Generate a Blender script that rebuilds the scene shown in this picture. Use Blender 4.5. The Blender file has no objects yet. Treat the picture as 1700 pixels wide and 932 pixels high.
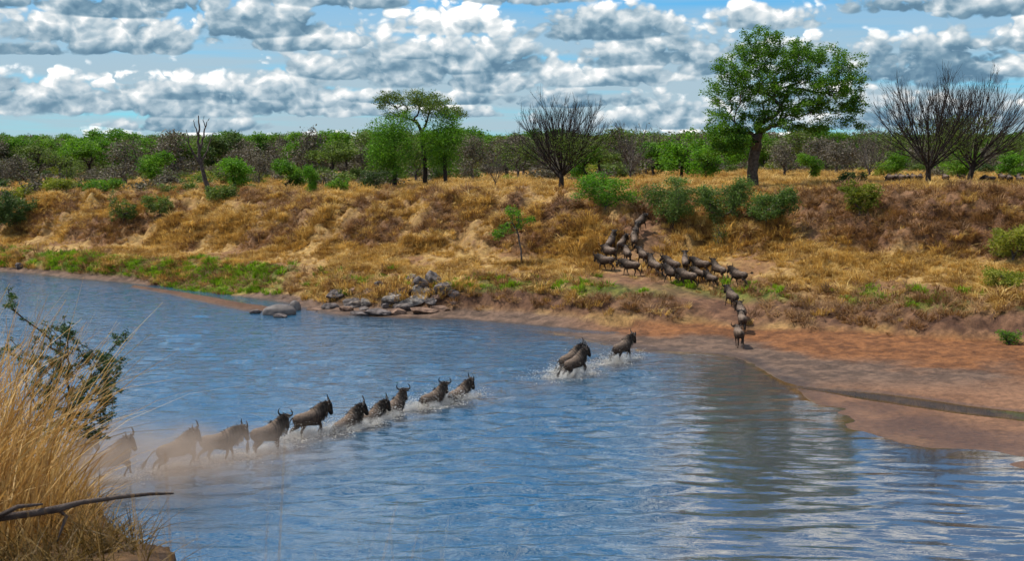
import bpy, bmesh, math, random
import numpy as np
from mathutils import Vector, Matrix, Euler

random.seed(7)
R = math.radians
SC = bpy.context.scene
COL = SC.collection

# ------------------------------------------------------------------ camera, sky, sun, exposure
F = 2200.0                 # focal length in photo pixels (photo 1700 x 932)
H = 11.0                   # eye height above the river
HORIZON = 265.0
PITCH = math.atan((466.0 - HORIZON) / F)
cam_data = bpy.data.cameras.new('camera')
cam_data.sensor_width = 36.0
cam_data.lens = F / 1700.0 * 36.0
cam_data.clip_start = 0.1
cam_data.clip_end = 30000
cam_data.dof.use_dof = True
cam_data.dof.focus_distance = 75.0
cam_data.dof.aperture_fstop = 9.0
cam = bpy.data.objects.new('camera', cam_data)
COL.objects.link(cam)
cam.location = (0, 0, H)
cam.rotation_euler = (math.pi / 2 - PITCH, 0, 0)
SC.camera = cam

SUN_AZ, SUN_EL = R(-78), R(60)      # azimuth measured from +Y towards +X
SUN_STRENGTH = 5.0
SKY_STRENGTH = 0.13
EXPOSURE = 0.04
sun_dir = Vector((math.sin(SUN_AZ) * math.cos(SUN_EL), math.cos(SUN_AZ) * math.cos(SUN_EL), math.sin(SUN_EL)))
sun_data = bpy.data.lights.new('sun', 'SUN')
sun_data.energy = SUN_STRENGTH
sun_data.angle = R(0.6)
sun_data.color = (1.0, 0.945, 0.86)
sun = bpy.data.objects.new('sun', sun_data)
COL.objects.link(sun)
sun.rotation_euler = sun_dir.to_track_quat('Z', 'Y').to_euler()
sun.location = (0, 0, 60)

vs = SC.view_settings
vs.view_transform = 'Standard'
vs.look = 'None'
vs.exposure = EXPOSURE
vs.gamma = 1.0
vs.use_curve_mapping = False
SC.cycles.max_bounces = 6
SC.cycles.diffuse_bounces = 2
SC.cycles.glossy_bounces = 3
SC.cycles.transmission_bounces = 3
SC.cycles.transparent_max_bounces = 8
SC.cycles.volume_bounces = 1
SC.cycles.use_denoising = True
SC.cycles.use_adaptive_sampling = True
SC.cycles.adaptive_threshold = 0.02
SC.cycles.volume_step_rate = 1.0


class NT:
    """short node-tree writer"""
    def __init__(self, tree):
        self.t = tree
    def n(self, typ, ins=None, **props):
        nd = self.t.nodes.new(typ)
        for k, v in props.items():
            setattr(nd, k, v)
        if ins:
            for k, v in ins.items():
                sock = nd.inputs[k]
                if isinstance(v, bpy.types.NodeSocket):
                    self.t.links.new(v, sock)
                else:
                    sock.default_value = v
        return nd
    def m(self, op, a, b=None, c=None, clamp=False):
        nd = self.t.nodes.new('ShaderNodeMath')
        nd.operation = op
        nd.use_clamp = clamp
        for i, v in enumerate((a, b, c)):
            if v is None:
                continue
            if isinstance(v, bpy.types.NodeSocket):
                self.t.links.new(v, nd.inputs[i])
            else:
                nd.inputs[i].default_value = v
        return nd.outputs[0]
    def vm(self, op, a, b=None):
        nd = self.t.nodes.new('ShaderNodeVectorMath')
        nd.operation = op
        for i, v in enumerate((a, b)):
            if v is None:
                continue
            if isinstance(v, bpy.types.NodeSocket):
                self.t.links.new(v, nd.inputs[i])
            else:
                nd.inputs[i].default_value = v
        return nd.outputs[0]
    def mix(self, fac, a, b, blend='MIX'):
        nd = self.t.nodes.new('ShaderNodeMix')
        nd.data_type = 'RGBA'
        nd.blend_type = blend
        for idx, v in ((0, fac), (6, a), (7, b)):
            if isinstance(v, bpy.types.NodeSocket):
                self.t.links.new(v, nd.inputs[idx])
            else:
                nd.inputs[idx].default_value = v if idx == 0 else (tuple(v) + (1,) if len(v) == 3 else v)
        return nd.outputs[2]
    def ss(self, x, lo, hi, a=0.0, b=1.0):
        nd = self.t.nodes.new('ShaderNodeMapRange')
        nd.interpolation_type = 'SMOOTHSTEP'
        self.t.links.new(x, nd.inputs[0])
        for i, v in ((1, lo), (2, hi), (3, a), (4, b)):
            nd.inputs[i].default_value = v
        return nd.outputs[0]
    def ramp(self, x, stops):
        nd = self.t.nodes.new('ShaderNodeValToRGB')
        cr = nd.color_ramp
        while len(cr.elements) < len(stops):
            cr.elements.new(0.5)
        for e, (p, c) in zip(cr.elements, stops):
            e.position = p
            e.color = tuple(c) + (1,)
        self.t.links.new(x, nd.inputs[0])
        return nd.outputs[0]
    def noise(self, vec, scale, detail=4, rough=0.55, dist=0.0, lac=2.0):
        nd = self.n('ShaderNodeTexNoise', {'Scale': scale, 'Detail': detail, 'Roughness': rough, 'Distortion': dist, 'Lacunarity': lac})
        self.t.links.new(vec, nd.inputs['Vector'])
        return nd.outputs[0]


def build_world():
    w = bpy.data.worlds.new('World')
    SC.world = w
    w.use_nodes = True
    t = w.node_tree
    t.nodes.clear()
    k = NT(t)
    d = k.n('ShaderNodeTexCoord').outputs['Generated']
    sky = k.n('ShaderNodeTexSky', sky_type='NISHITA')
    sky.sun_disc = False
    sky.sun_elevation = SUN_EL
    sky.sun_rotation = SUN_AZ
    sky.altitude = 1400
    sky.air_density = 1.0
    sky.dust_density = 0.6
    sky.ozone_density = 2.5
    sp = k.n('ShaderNodeSeparateXYZ', {0: d})
    X, Y, Z = sp.outputs
    az = k.m('ARCTAN2', X, Y)
    el = k.m('ARCSINE', Z)

    # billowing noise, sampled twice so that tops catch the light and undersides fall dark
    g = bpy.data.node_groups.new('billow', 'ShaderNodeTree')
    g.interface.new_socket('Vector', in_out='INPUT', socket_type='NodeSocketVector')
    g.interface.new_socket('Value', in_out='OUTPUT', socket_type='NodeSocketFloat')
    q = NT(g)
    gi = g.nodes.new('NodeGroupInput'); go = g.nodes.new('NodeGroupOutput')
    s3 = q.n('ShaderNodeSeparateXYZ', {0: gi.outputs[0]})
    pv = q.n('ShaderNodeCombineXYZ', {0: s3.outputs[0], 1: s3.outputs[1], 2: q.m('MULTIPLY', s3.outputs[2], 1.35)}).outputs[0]
    fb = q.noise(pv, 24.0, 5, 0.55)
    wob = q.m('MULTIPLY', q.m('SUBTRACT', fb, 0.5), 0.03)
    vo = q.n('ShaderNodeTexVoronoi', {'Scale': 52.0, 'Detail': 1.0, 'Roughness': 0.6, 'Lacunarity': 2.6,
                                      'Vector': q.vm('ADD', pv, q.n('ShaderNodeCombineXYZ', {0: wob, 1: wob, 2: wob}).outputs[0])}, feature='F1')
    bi = q.m('SUBTRACT', 0.42, q.m('POWER', vo.outputs[0], 2.0))
    g.links.new(q.m('ADD', q.m('MULTIPLY', q.m('SUBTRACT', fb, 0.5), 1.25), q.m('MULTIPLY', bi, 0.45)), go.inputs[0])

    def billow(vec):
        nd = t.nodes.new('ShaderNodeGroup'); nd.node_tree = g
        t.links.new(vec, nd.inputs[0])
        return nd.outputs[0]
    N0 = billow(d)
    N1 = billow(k.vm('ADD', d, (-0.004, 0.0, 0.0085)))
    emb = k.m('MULTIPLY', k.m('SUBTRACT', N0, N1), 0.66)

    dens, top = None, None
    def cumulus(du, v, tone):
        """flat-based dome: du across, v upwards from the base"""
        nonlocal dens, top
        dv = k.m('MAXIMUM', v, k.m('MULTIPLY', v, -3.2))
        di = k.m('SUBTRACT', 1.0, k.m('SQRT', k.m('ADD', k.m('POWER', du, 2.0), k.m('POWER', dv, 2.0))))
        ti = k.m('ADD', v, tone) if not isinstance(tone, float) or tone else v
        if dens is None:
            dens, top = di, ti
        else:
            f = k.ss(k.m('SUBTRACT', di, dens), -0.16, 0.16)
            top = k.m('ADD', k.m('MULTIPLY', top, k.m('SUBTRACT', 1.0, f)), k.m('MULTIPLY', ti, f))
            dens = k.m('MAXIMUM', dens, di)
    # cloud field: cells that grow towards the zenith, everywhere in the sky
    for sc_, jx, jy in ((1.0, 0.0, 0.0), (0.62, 3.7, 1.3)):
        lw = k.m('LOGARITHM', k.m('ADD', k.m('MAXIMUM', el, 0.0), 0.075), math.e)
        uv = k.n('ShaderNodeCombineXYZ', {0: k.m('MULTIPLY_ADD', az, 5.0 / sc_, jx), 1: k.m('MULTIPLY_ADD', lw, 3.0 / sc_, jy), 2: 0.0}).outputs[0]
        vo = k.n('ShaderNodeTexVoronoi', {'Scale': 1.0, 'Vector': uv, 'Randomness': 0.85}, feature='F1', voronoi_dimensions='2D')
        loc = k.n('ShaderNodeSeparateXYZ', {0: k.vm('SUBTRACT', uv, vo.outputs['Position'])})
        rnd = k.n('ShaderNodeSeparateXYZ', {0: vo.outputs['Color']})
        size = k.m('MULTIPLY_ADD', rnd.outputs[0], 0.42, 0.34)
        cumulus(k.m('DIVIDE', loc.outputs[0], size), k.m('DIVIDE', k.m('ADD', loc.outputs[1], 0.10), k.m('MULTIPLY', size, 0.95)), k.m('MULTIPLY_ADD', rnd.outputs[1], 0.5, -0.22))
    # the cloud masses that stand over this bank: photo x, base y, half width, height, brightness
    for (x, y, sx, hh, tone) in [(455, 60, 150, 66, -0.18), (1000, 60, 160, 62, -0.15), (190, 38, 120, 44, -0.30), (740, 50, 125, 64, 0.60), (1510, 28, 110, 34, -0.15),
                                 (1560, 130, 150, 80, -0.55), (1695, 85, 46, 80, 0.15), (1270, 46, 90, 46, 0.15), (165, 92, 62, 36, -0.1), (50, 98, 80, 24, -0.35),
                                 (110, 180, 180, 66, 0.12), (320, 186, 130, 76, 0.05), (470, 176, 130, 80, 0.0), (560, 125, 100, 50, 0.05), (690, 128, 110, 86, 0.1),
                                 (825, 142, 110, 62, 0.05), (930, 134, 84, 56, 0.25), (1070, 130, 90, 46, 0.1), (1165, 118, 90, 50, -0.1), (960, 172, 150, 34, -0.2), (690, 170, 170, 28, -0.25),
                                 (1340, 178, 150, 54, 0.0), (1640, 196, 120, 34, -0.1)]:
        a0 = math.atan((x - 850) / F); e0 = (HORIZON - y) / F
        cumulus(k.m('MULTIPLY', k.m('SUBTRACT', az, a0), F / (sx * 1.15)), k.m('MULTIPLY', k.m('SUBTRACT', el, e0), F / hh), tone)
    Dn = k.m('ADD', dens, k.m('MULTIPLY', N0, 0.85))
    Dn = k.m('ADD', Dn, k.ss(el, 0.0, 0.035, -0.5, 0.0))
    Dn = k.m('ADD', Dn, k.ss(el, 0.13, 0.34, 0.0, -0.15))
    alpha = k.ss(Dn, 0.02, 0.30)
    lit = k.m('ADD', k.m('MULTIPLY_ADD', top, 0.55, 0.30), emb)
    lit = k.m('ADD', lit, k.ss(el, 0.10, 0.20, 0.0, 0.34), clamp=True)
    ccol = k.ramp(lit, [(0.0, (0.95, 1.8, 2.6)), (0.2, (1.5, 2.5, 3.3)), (0.46, (3.4, 4.3, 4.9)), (0.72, (6.4, 6.7, 6.8)), (1.0, (11.5, 11.2, 10.8))])
    # hazy layered veil low down, clear deep blue higher up
    st = k.noise(k.n('ShaderNodeCombineXYZ', {0: k.m('MULTIPLY', X, 5.0), 1: k.m('MULTIPLY', Y, 5.0), 2: k.m('MULTIPLY', Z, 75.0)}).outputs[0], 1.0, 3, 0.55)
    sa = k.m('MULTIPLY', k.ss(st, 0.20, 0.55), k.ss(Z, 0.05, 0.17, 0.92, 0.05))
    base = k.mix(1.0, sky.outputs[0], (0.30, 0.80, 1.05), 'MULTIPLY')
    base = k.mix(sa, base, (3.3, 4.2, 4.8))
    col = k.mix(alpha, base, ccol)
    bg = k.n('ShaderNodeBackground', {'Color': col, 'Strength': SKY_STRENGTH})
    k.n('ShaderNodeOutputWorld', {'Surface': bg.outputs[0]})
    w.cycles.sampling_method = 'MANUAL'
    w.cycles.sample_map_resolution = 512


build_world()

# ------------------------------------------------------------------ helpers
rng = np.random.default_rng(11)
SP, CP = math.sin(PITCH), math.cos(PITCH)


def ray(px, py):
    v = (466.0 - py) / F
    return np.array([(px - 850.0) / F, CP + v * SP, -SP + v * CP])


def at(px, py, Y):
    """world point seen at photo pixel (px, py) at distance Y along the view"""
    r = ray(px, py)
    return np.array([0, 0, H]) + r * (Y / r[1])


def at_z(px, py, z=0.0):
    r = ray(px, py)
    return np.array([0, 0, H]) + r * ((z - H) / r[2])


def hash2(ix, iy, seed):
    n = (ix.astype(np.int64) * 374761393 + iy.astype(np.int64) * 668265263 + seed * 1274126177) & 0x7fffffff
    n = ((n ^ (n >> 13)) * 1274126177) & 0x7fffffff
    n = (n ^ (n >> 16)) & 0xffff
    return n / 65535.0


def vnoise(x, y, seed=0):
    ix = np.floor(x); iy = np.floor(y)
    fx = x - ix; fy = y - iy
    ux = fx * fx * (3 - 2 * fx); uy = fy * fy * (3 - 2 * fy)
    a = hash2(ix, iy, seed); b = hash2(ix + 1, iy, seed); c = hash2(ix, iy + 1, seed); d = hash2(ix + 1, iy + 1, seed)
    return a + (b - a) * ux + (c - a) * uy + (a - b - c + d) * ux * uy


def fbm(x, y, seed=0, octv=4, gain=0.5):
    s = 0; a = 0.5; t = 0
    for o in range(octv):
        s = s + a * vnoise(x * 2 ** o + 17.3 * o, y * 2 ** o - 9.1 * o, seed + o)
        t += a; a *= gain
    return s / t


def sstep(x, a, b):
    t = np.clip((x - a) / (b - a), 0, 1)
    return t * t * (3 - 2 * t)


def tag(o, label=None, cat=None, group=None, kind=None):
    if label: o['label'] = label
    if cat: o['category'] = cat
    if group: o['group'] = group
    if kind: o['kind'] = kind
    return o


def empty(name, loc, rot=(0, 0, 0), scale=1.0):
    o = bpy.data.objects.new(name, None)
    o.empty_display_size = 0.3
    COL.objects.link(o)
    o.location = loc
    o.rotation_euler = rot
    o.scale = (scale,) * 3 if not hasattr(scale, '__len__') else scale
    return o


def link(name, me, mat=None, parent=None):
    o = bpy.data.objects.new(name, me)
    COL.objects.link(o)
    if mat is not None and len(me.materials) == 0:
        me.materials.append(mat)
    if parent is not None:
        o.parent = parent
    return o


def mesh_np(name, V, faces=None, tris=None, quads=None, smooth=False):
    me = bpy.data.meshes.new(name)
    V = np.asarray(V, dtype=np.float32)
    loops = []; starts = []; totals = []
    n = 0
    for arr, c in ((tris, 3), (quads, 4)):
        if arr is not None and len(arr):
            arr = np.asarray(arr, dtype=np.int32)
            loops.append(arr.ravel())
            starts.append(np.arange(len(arr)) * c + n)
            totals.append(np.full(len(arr), c))
            n += arr.size
    L = np.concatenate(loops).astype(np.int32)
    S = np.concatenate(starts).astype(np.int32)
    T = np.concatenate(totals).astype(np.int32)
    me.vertices.add(len(V))
    me.vertices.foreach_set('co', V.ravel())
    me.loops.add(len(L))
    me.loops.foreach_set('vertex_index', L)
    me.polygons.add(len(S))
    me.polygons.foreach_set('loop_start', S)
    me.polygons.foreach_set('loop_total', T)
    if smooth:
        me.polygons.foreach_set('use_smooth', np.ones(len(S), dtype=bool))
    me.update(calc_edges=True)
    return me


def add_color(me, C, name='tone'):
    a = me.color_attributes.new(name, 'FLOAT_COLOR', 'POINT')
    C = np.asarray(C, dtype=np.float32)
    if C.shape[1] == 3:
        C = np.concatenate([C, np.ones((len(C), 1), np.float32)], 1)
    a.data.foreach_set('color', C.ravel())


def tubes(paths, sides=5):
    """paths: list of (points Nx3, radii N[, sides]); returns V, quads"""
    VV = []; QQ = []; off = 0
    for pth in paths:
        P, r = np.asarray(pth[0], float), np.asarray(pth[1], float)
        sd = pth[2] if len(pth) > 2 else sides
        n = len(P)
        T = np.gradient(P, axis=0)
        T /= np.linalg.norm(T, axis=1, keepdims=True) + 1e-9
        ref = np.where(np.abs(T[:, 2:3]) > 0.9, np.array([[1.0, 0, 0]]), np.array([[0, 0, 1.0]]))
        A = np.cross(T, ref); A /= np.linalg.norm(A, axis=1, keepdims=True) + 1e-9
        B = np.cross(T, A)
        an = np.arange(sd) * 2 * math.pi / sd
        ring = P[:, None, :] + r[:, None, None] * (np.cos(an)[None, :, None] * A[:, None, :] + np.sin(an)[None, :, None] * B[:, None, :])
        VV.append(ring.reshape(-1, 3))
        i = np.arange(n - 1)[:, None] * sd; j = np.arange(sd)[None, :]; j2 = (j + 1) % sd
        QQ.append(np.stack([i + j, i + j2, i + sd + j2, i + sd + j], -1).reshape(-1, 4) + off)
        off += n * sd
    return np.concatenate(VV), np.concatenate(QQ)


# ------------------------------------------------------------------ materials
def new_mat(name):
    m = bpy.data.materials.new(name)
    m.use_nodes = True
    m.node_tree.nodes.clear()
    return m, NT(m.node_tree)


def finish(k, surf, disp=None, vol=None):
    o = k.n('ShaderNodeOutputMaterial')
    if surf is not None: k.t.links.new(surf, o.inputs['Surface'])
    if vol is not None: k.t.links.new(vol, o.inputs['Volume'])


def mat_simple(name, c1, c2, scale=3.0, rough=0.85, bump=0.3, bscale=None, coord='Object'):
    m, k = new_mat(name)
    tc = k.n('ShaderNodeTexCoord').outputs[coord]
    nz = k.noise(tc, scale, 6, 0.6)
    col = k.mix(k.ss(nz, 0.35, 0.65), c1, c2)
    b = k.n('ShaderNodeBump', {'Strength': bump, 'Distance': 0.05, 'Height': k.noise(tc, bscale or scale * 4, 5, 0.6)})
    p = k.n('ShaderNodeBsdfPrincipled', {'Base Color': col, 'Roughness': rough, 'Normal': b.outputs[0]})
    p.inputs['Specular IOR Level'].default_value = 0.25
    finish(k, p.outputs[0])
    return m


def mat_leaf(name, c1, c2, c3, trans=0.35, tint=(1.0, 1.25, 0.6)):
    """leaves: colour varies leaf by leaf (tone attribute) and clump by clump"""
    m, k = new_mat(name)
    at_ = k.n('ShaderNodeAttribute', attribute_name='tone').outputs['Fac']
    geo = k.n('ShaderNodeNewGeometry').outputs['Position']
    oi = k.n('ShaderNodeObjectInfo').outputs['Random']
    cl = k.noise(geo, 0.45, 3, 0.6)
    x = k.m('ADD', k.m('MULTIPLY', at_, 0.55), k.m('MULTIPLY', k.ss(cl, 0.3, 0.7), 0.45))
    x = k.m('ADD', x, k.m('MULTIPLY', k.m('SUBTRACT', oi, 0.5), 0.2))
    col = k.ramp(x, [(0.1, c1), (0.5, c2), (0.92, c3)])
    dif = k.n('ShaderNodeBsdfPrincipled', {'Base Color': col, 'Roughness': 0.6})
    dif.inputs['Specular IOR Level'].default_value = 0.25
    tr = k.n('ShaderNodeBsdfTranslucent', {'Color': k.mix(1.0, col, tint, 'MULTIPLY')})
    mx = k.n('ShaderNodeMixShader', {0: trans, 1: dif.outputs[0], 2: tr.outputs[0]})
    finish(k, mx.outputs[0])
    return m


def mat_attr(name, rough=0.9, spec=0.2, nscale=6.0, var=0.35, bump=0.4, bdist=0.08, bscale=5.0):
    """base colour from the tone colour attribute, broken up by fine grain"""
    m, k = new_mat(name)
    tone = k.n('ShaderNodeAttribute', attribute_name='tone').outputs['Color']
    geo = k.n('ShaderNodeTexCoord').outputs['Object']
    nz = k.noise(geo, nscale, 6, 0.65)
    f = k.ss(nz, 0.25, 0.75, 1.0 - var, 1.0 + var)
    col = k.vm('MULTIPLY', tone, k.n('ShaderNodeCombineXYZ', {0: f, 1: f, 2: f}).outputs[0])
    b = k.n('ShaderNodeBump', {'Strength': bump, 'Distance': bdist, 'Height': k.noise(geo, bscale, 7, 0.7)})
    p = k.n('ShaderNodeBsdfPrincipled', {'Base Color': col, 'Roughness': rough, 'Normal': b.outputs[0]})
    p.inputs['Specular IOR Level'].default_value = spec
    finish(k, p.outputs[0])
    return m


M = {}
M['bark'] = mat_simple('bark', (0.045, 0.034, 0.026), (0.11, 0.085, 0.065), 4.0, 0.9, 0.6)
M['bark_dark'] = mat_simple('bark_dark', (0.016, 0.012, 0.010), (0.045, 0.034, 0.027), 4.0, 0.9, 0.6)
M['bark_grey'] = mat_simple('bark_grey', (0.06, 0.048, 0.042), (0.12, 0.10, 0.088), 4.0, 0.9, 0.5)
M['bark_dead'] = mat_simple('bark_dead', (0.04, 0.028, 0.024), (0.10, 0.075, 0.062), 4.0, 0.9, 0.5)
M['leaf_big'] = mat_leaf('leaf_big', (0.022, 0.068, 0.005), (0.065, 0.155, 0.008), (0.17, 0.29, 0.02), 0.42)
M['leaf_bright'] = mat_leaf('leaf_bright', (0.05, 0.13, 0.01), (0.12, 0.26, 0.016), (0.22, 0.38, 0.03), 0.4)
M['leaf_green'] = mat_leaf('leaf_green', (0.038, 0.105, 0.008), (0.095, 0.205, 0.014), (0.19, 0.32, 0.028), 0.4)
M['leaf_olive'] = mat_leaf('leaf_olive', (0.055, 0.085, 0.016), (0.11, 0.155, 0.028), (0.19, 0.235, 0.05), 0.35)
M['leaf_dark'] = mat_leaf('leaf_dark', (0.028, 0.05, 0.014), (0.06, 0.10, 0.025), (0.115, 0.165, 0.042), 0.3)
M['leaf_thorn'] = mat_leaf('leaf_thorn', (0.012, 0.03, 0.01), (0.03, 0.062, 0.016), (0.07, 0.115, 0.025), 0.25)
M['leaf_twig'] = mat_leaf('leaf_twig', (0.075, 0.06, 0.044), (0.135, 0.112, 0.08), (0.21, 0.18, 0.12), 0.15)
M['leaf_grey'] = mat_leaf('leaf_grey', (0.055, 0.09, 0.02), (0.11, 0.17, 0.036), (0.20, 0.27, 0.07), 0.35)
M['leaf_yellow'] = mat_leaf('leaf_yellow', (0.10, 0.13, 0.012), (0.20, 0.22, 0.02), (0.34, 0.31, 0.05), 0.35)
M['grass_dry'] = mat_leaf('grass_dry', (0.20, 0.10, 0.03), (0.48, 0.305, 0.085), (0.78, 0.56, 0.20), 0.3, (1.15, 1.0, 0.7))
M['grass_brown'] = mat_leaf('grass_brown', (0.12, 0.062, 0.028), (0.25, 0.135, 0.055), (0.42, 0.24, 0.085), 0.25, (1.1, 1.0, .8))
M['grass_green'] = mat_leaf('grass_green', (0.09, 0.15, 0.008), (0.19, 0.29, 0.014), (0.32, 0.40, 0.035), 0.35)
M['ground'] = mat_attr('ground', 0.9, 0.2, 5.0, 0.4, 0.7, 0.12, 4.0)


# ------------------------------------------------------------------ terrain height
# columns: photo x | shoreline y | foot of low bank (y, z) | top of low bank (y, d) | foot of upper bank (y, d) | its top (y, d) | plateau (y, d)
COLS = [
    (-420, 428, 421, .3, 404, 150, 380, 162, 330, 172, 298, 250),
    (0, 452, 444, .3, 425, 134, 395, 144, 332, 153, 300, 225),
    (200, 470, 462, .3, 435, 122, 410, 130, 332, 142, 300, 215),
    (330, 490, 478, .3, 440, 115, 415, 124, 333, 138, 305, 190),
    (450, 506, 490, .35, 452, 108, 415, 118, 336, 132, 311, 165),
    (550, 524, 508, .35, 465, 100, 415, 112, 334, 124, 314, 150),
    (750, 529, 514, .35, 475, 95, 420, 106, 330, 117, 313, 140),
    (900, 548, 527, .45, 475, 92, 430, 101, 334, 112, 315, 130),
    (1050, 578, 536, .5, 475, 91, 430, 98, 345, 108, 315, 126),
    (1225, 590, 546, .5, 484, 88.5, 430, 96, 335, 107, 312, 122),
    (1320, 645, 551, .5, 490, 87, 428, 95, 335, 106, 312, 120),
    (1400, 702, 556, .5, 495, 86, 420, 97, 326, 104, 312, 118),
    (1500, 735, 562, .5, 500, 81.5, 425, 93, 328, 100, 314, 112),
    (1600, 758, 568, .5, 505, 80, 435, 91, 330, 97, 316, 110),
    (1700, 778, 575, .5, 510, 78.5, 440, 89, 333, 95, 317, 108),
    (2100, 850, 600, .5, 530, 74, 455, 82, 345, 90, 320, 103),
]


def zrow(y, d):
    r = ray(850, y)
    return H + r[2] / r[1] * d


def drow(y, z):
    r = ray(850, y)
    return (z - H) / (r[2] / r[1])


_S = []; _D = []; _Z = []
for c in COLS:
    x, ys, y2, z2, y3, d3, y4, d4, y5, d5, y6, d6 = c
    ds = drow(ys, 0.0); d2 = drow(y2, z2)
    dm = ds + 0.55 * (d2 - ds)
    _S.append((x - 850) / F)
    D_ = [ds - 14, ds - 4, ds, dm, d2, d2 + 0.55 * (d3 - d2), d3, d3 + .4 * (d4 - d3), d4, d4 + .5 * (d5 - d4), d5, d6, 320, 520, 1000, 4000]
    z3, z4, z5, z6 = zrow(y3, d3), zrow(y4, d4), zrow(y5, d5), zrow(y6, d6)
    Z_ = [-1.6, -0.3, 0.0, 0.16, z2, z2 + 0.72 * (z3 - z2), z3, z3 + .32 * (z4 - z3), z4, z4 + .62 * (z5 - z4), z5, z6, 9.6, 12.6, 18, 22]
    _D.append(D_); _Z.append(Z_)
_S = np.array(_S); _D = np.array(_D); _Z = np.array(_Z)
# finer, smoothed columns
_sf = np.linspace(-0.62, 0.60, 245)


def _smooth_cols(A):
    B = np.stack([np.interp(_sf, _S, A[:, i]) for i in range(A.shape[1])], 1)
    ker = np.array([1, 2, 3, 4, 3, 2, 1.0]); ker /= ker.sum()
    P = np.pad(B, ((3, 3), (0, 0)), mode='edge')
    return sum(ker[i] * P[i:i + len(B)] for i in range(7))


_Df = _smooth_cols(_D); _Zf = _smooth_cols(_Z)
NK = _Df.shape[1]


def poly_dist(X, Y, pts):
    """distance to a polyline and the parameter along it"""
    best = np.full(X.shape, 1e9); par = np.zeros(X.shape)
    n = len(pts) - 1
    for i in range(n):
        a = np.array(pts[i][:2]); b = np.array(pts[i + 1][:2]); ab = b - a
        t = np.clip(((X - a[0]) * ab[0] + (Y - a[1]) * ab[1]) / (ab @ ab), 0, 1)
        dd = np.hypot(X - a[0] - t * ab[0], Y - a[1] - t * ab[1])
        m = dd < best
        best = np.where(m, dd, best); par = np.where(m, (i + t) / n, par)
    return best, par


PUDDLE = [at_z(x, y)[:2] for x, y in ((1290, 640), (1400, 652), (1500, 666), (1600, 681), (1720, 695), (1900, 715))]
BACKWATER = [at_z(x, y)[:2] for x, y in ((745, 532), (850, 541), (940, 549), (1010, 554))]
INLET = [at_z(x, y)[:2] for x, y in ((255, 476), (330, 486), (410, 498), (470, 507))]
SPIT = [at_z(x, y)[:2] for x, y in ((225, 477), (300, 489), (370, 503), (432, 514))]
TRAIL = [at_z(x, y, z)[:2] for x, y, z in ((1228, 560, .4), (1226, 535, .9), (1212, 495, 2.2), (1190, 472, 2.9), (1110, 462, 3.0), (1030, 440, 3.7), (1045, 405, 4.7), (1068, 372, 6.2), (1078, 345, 7.3))]


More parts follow.
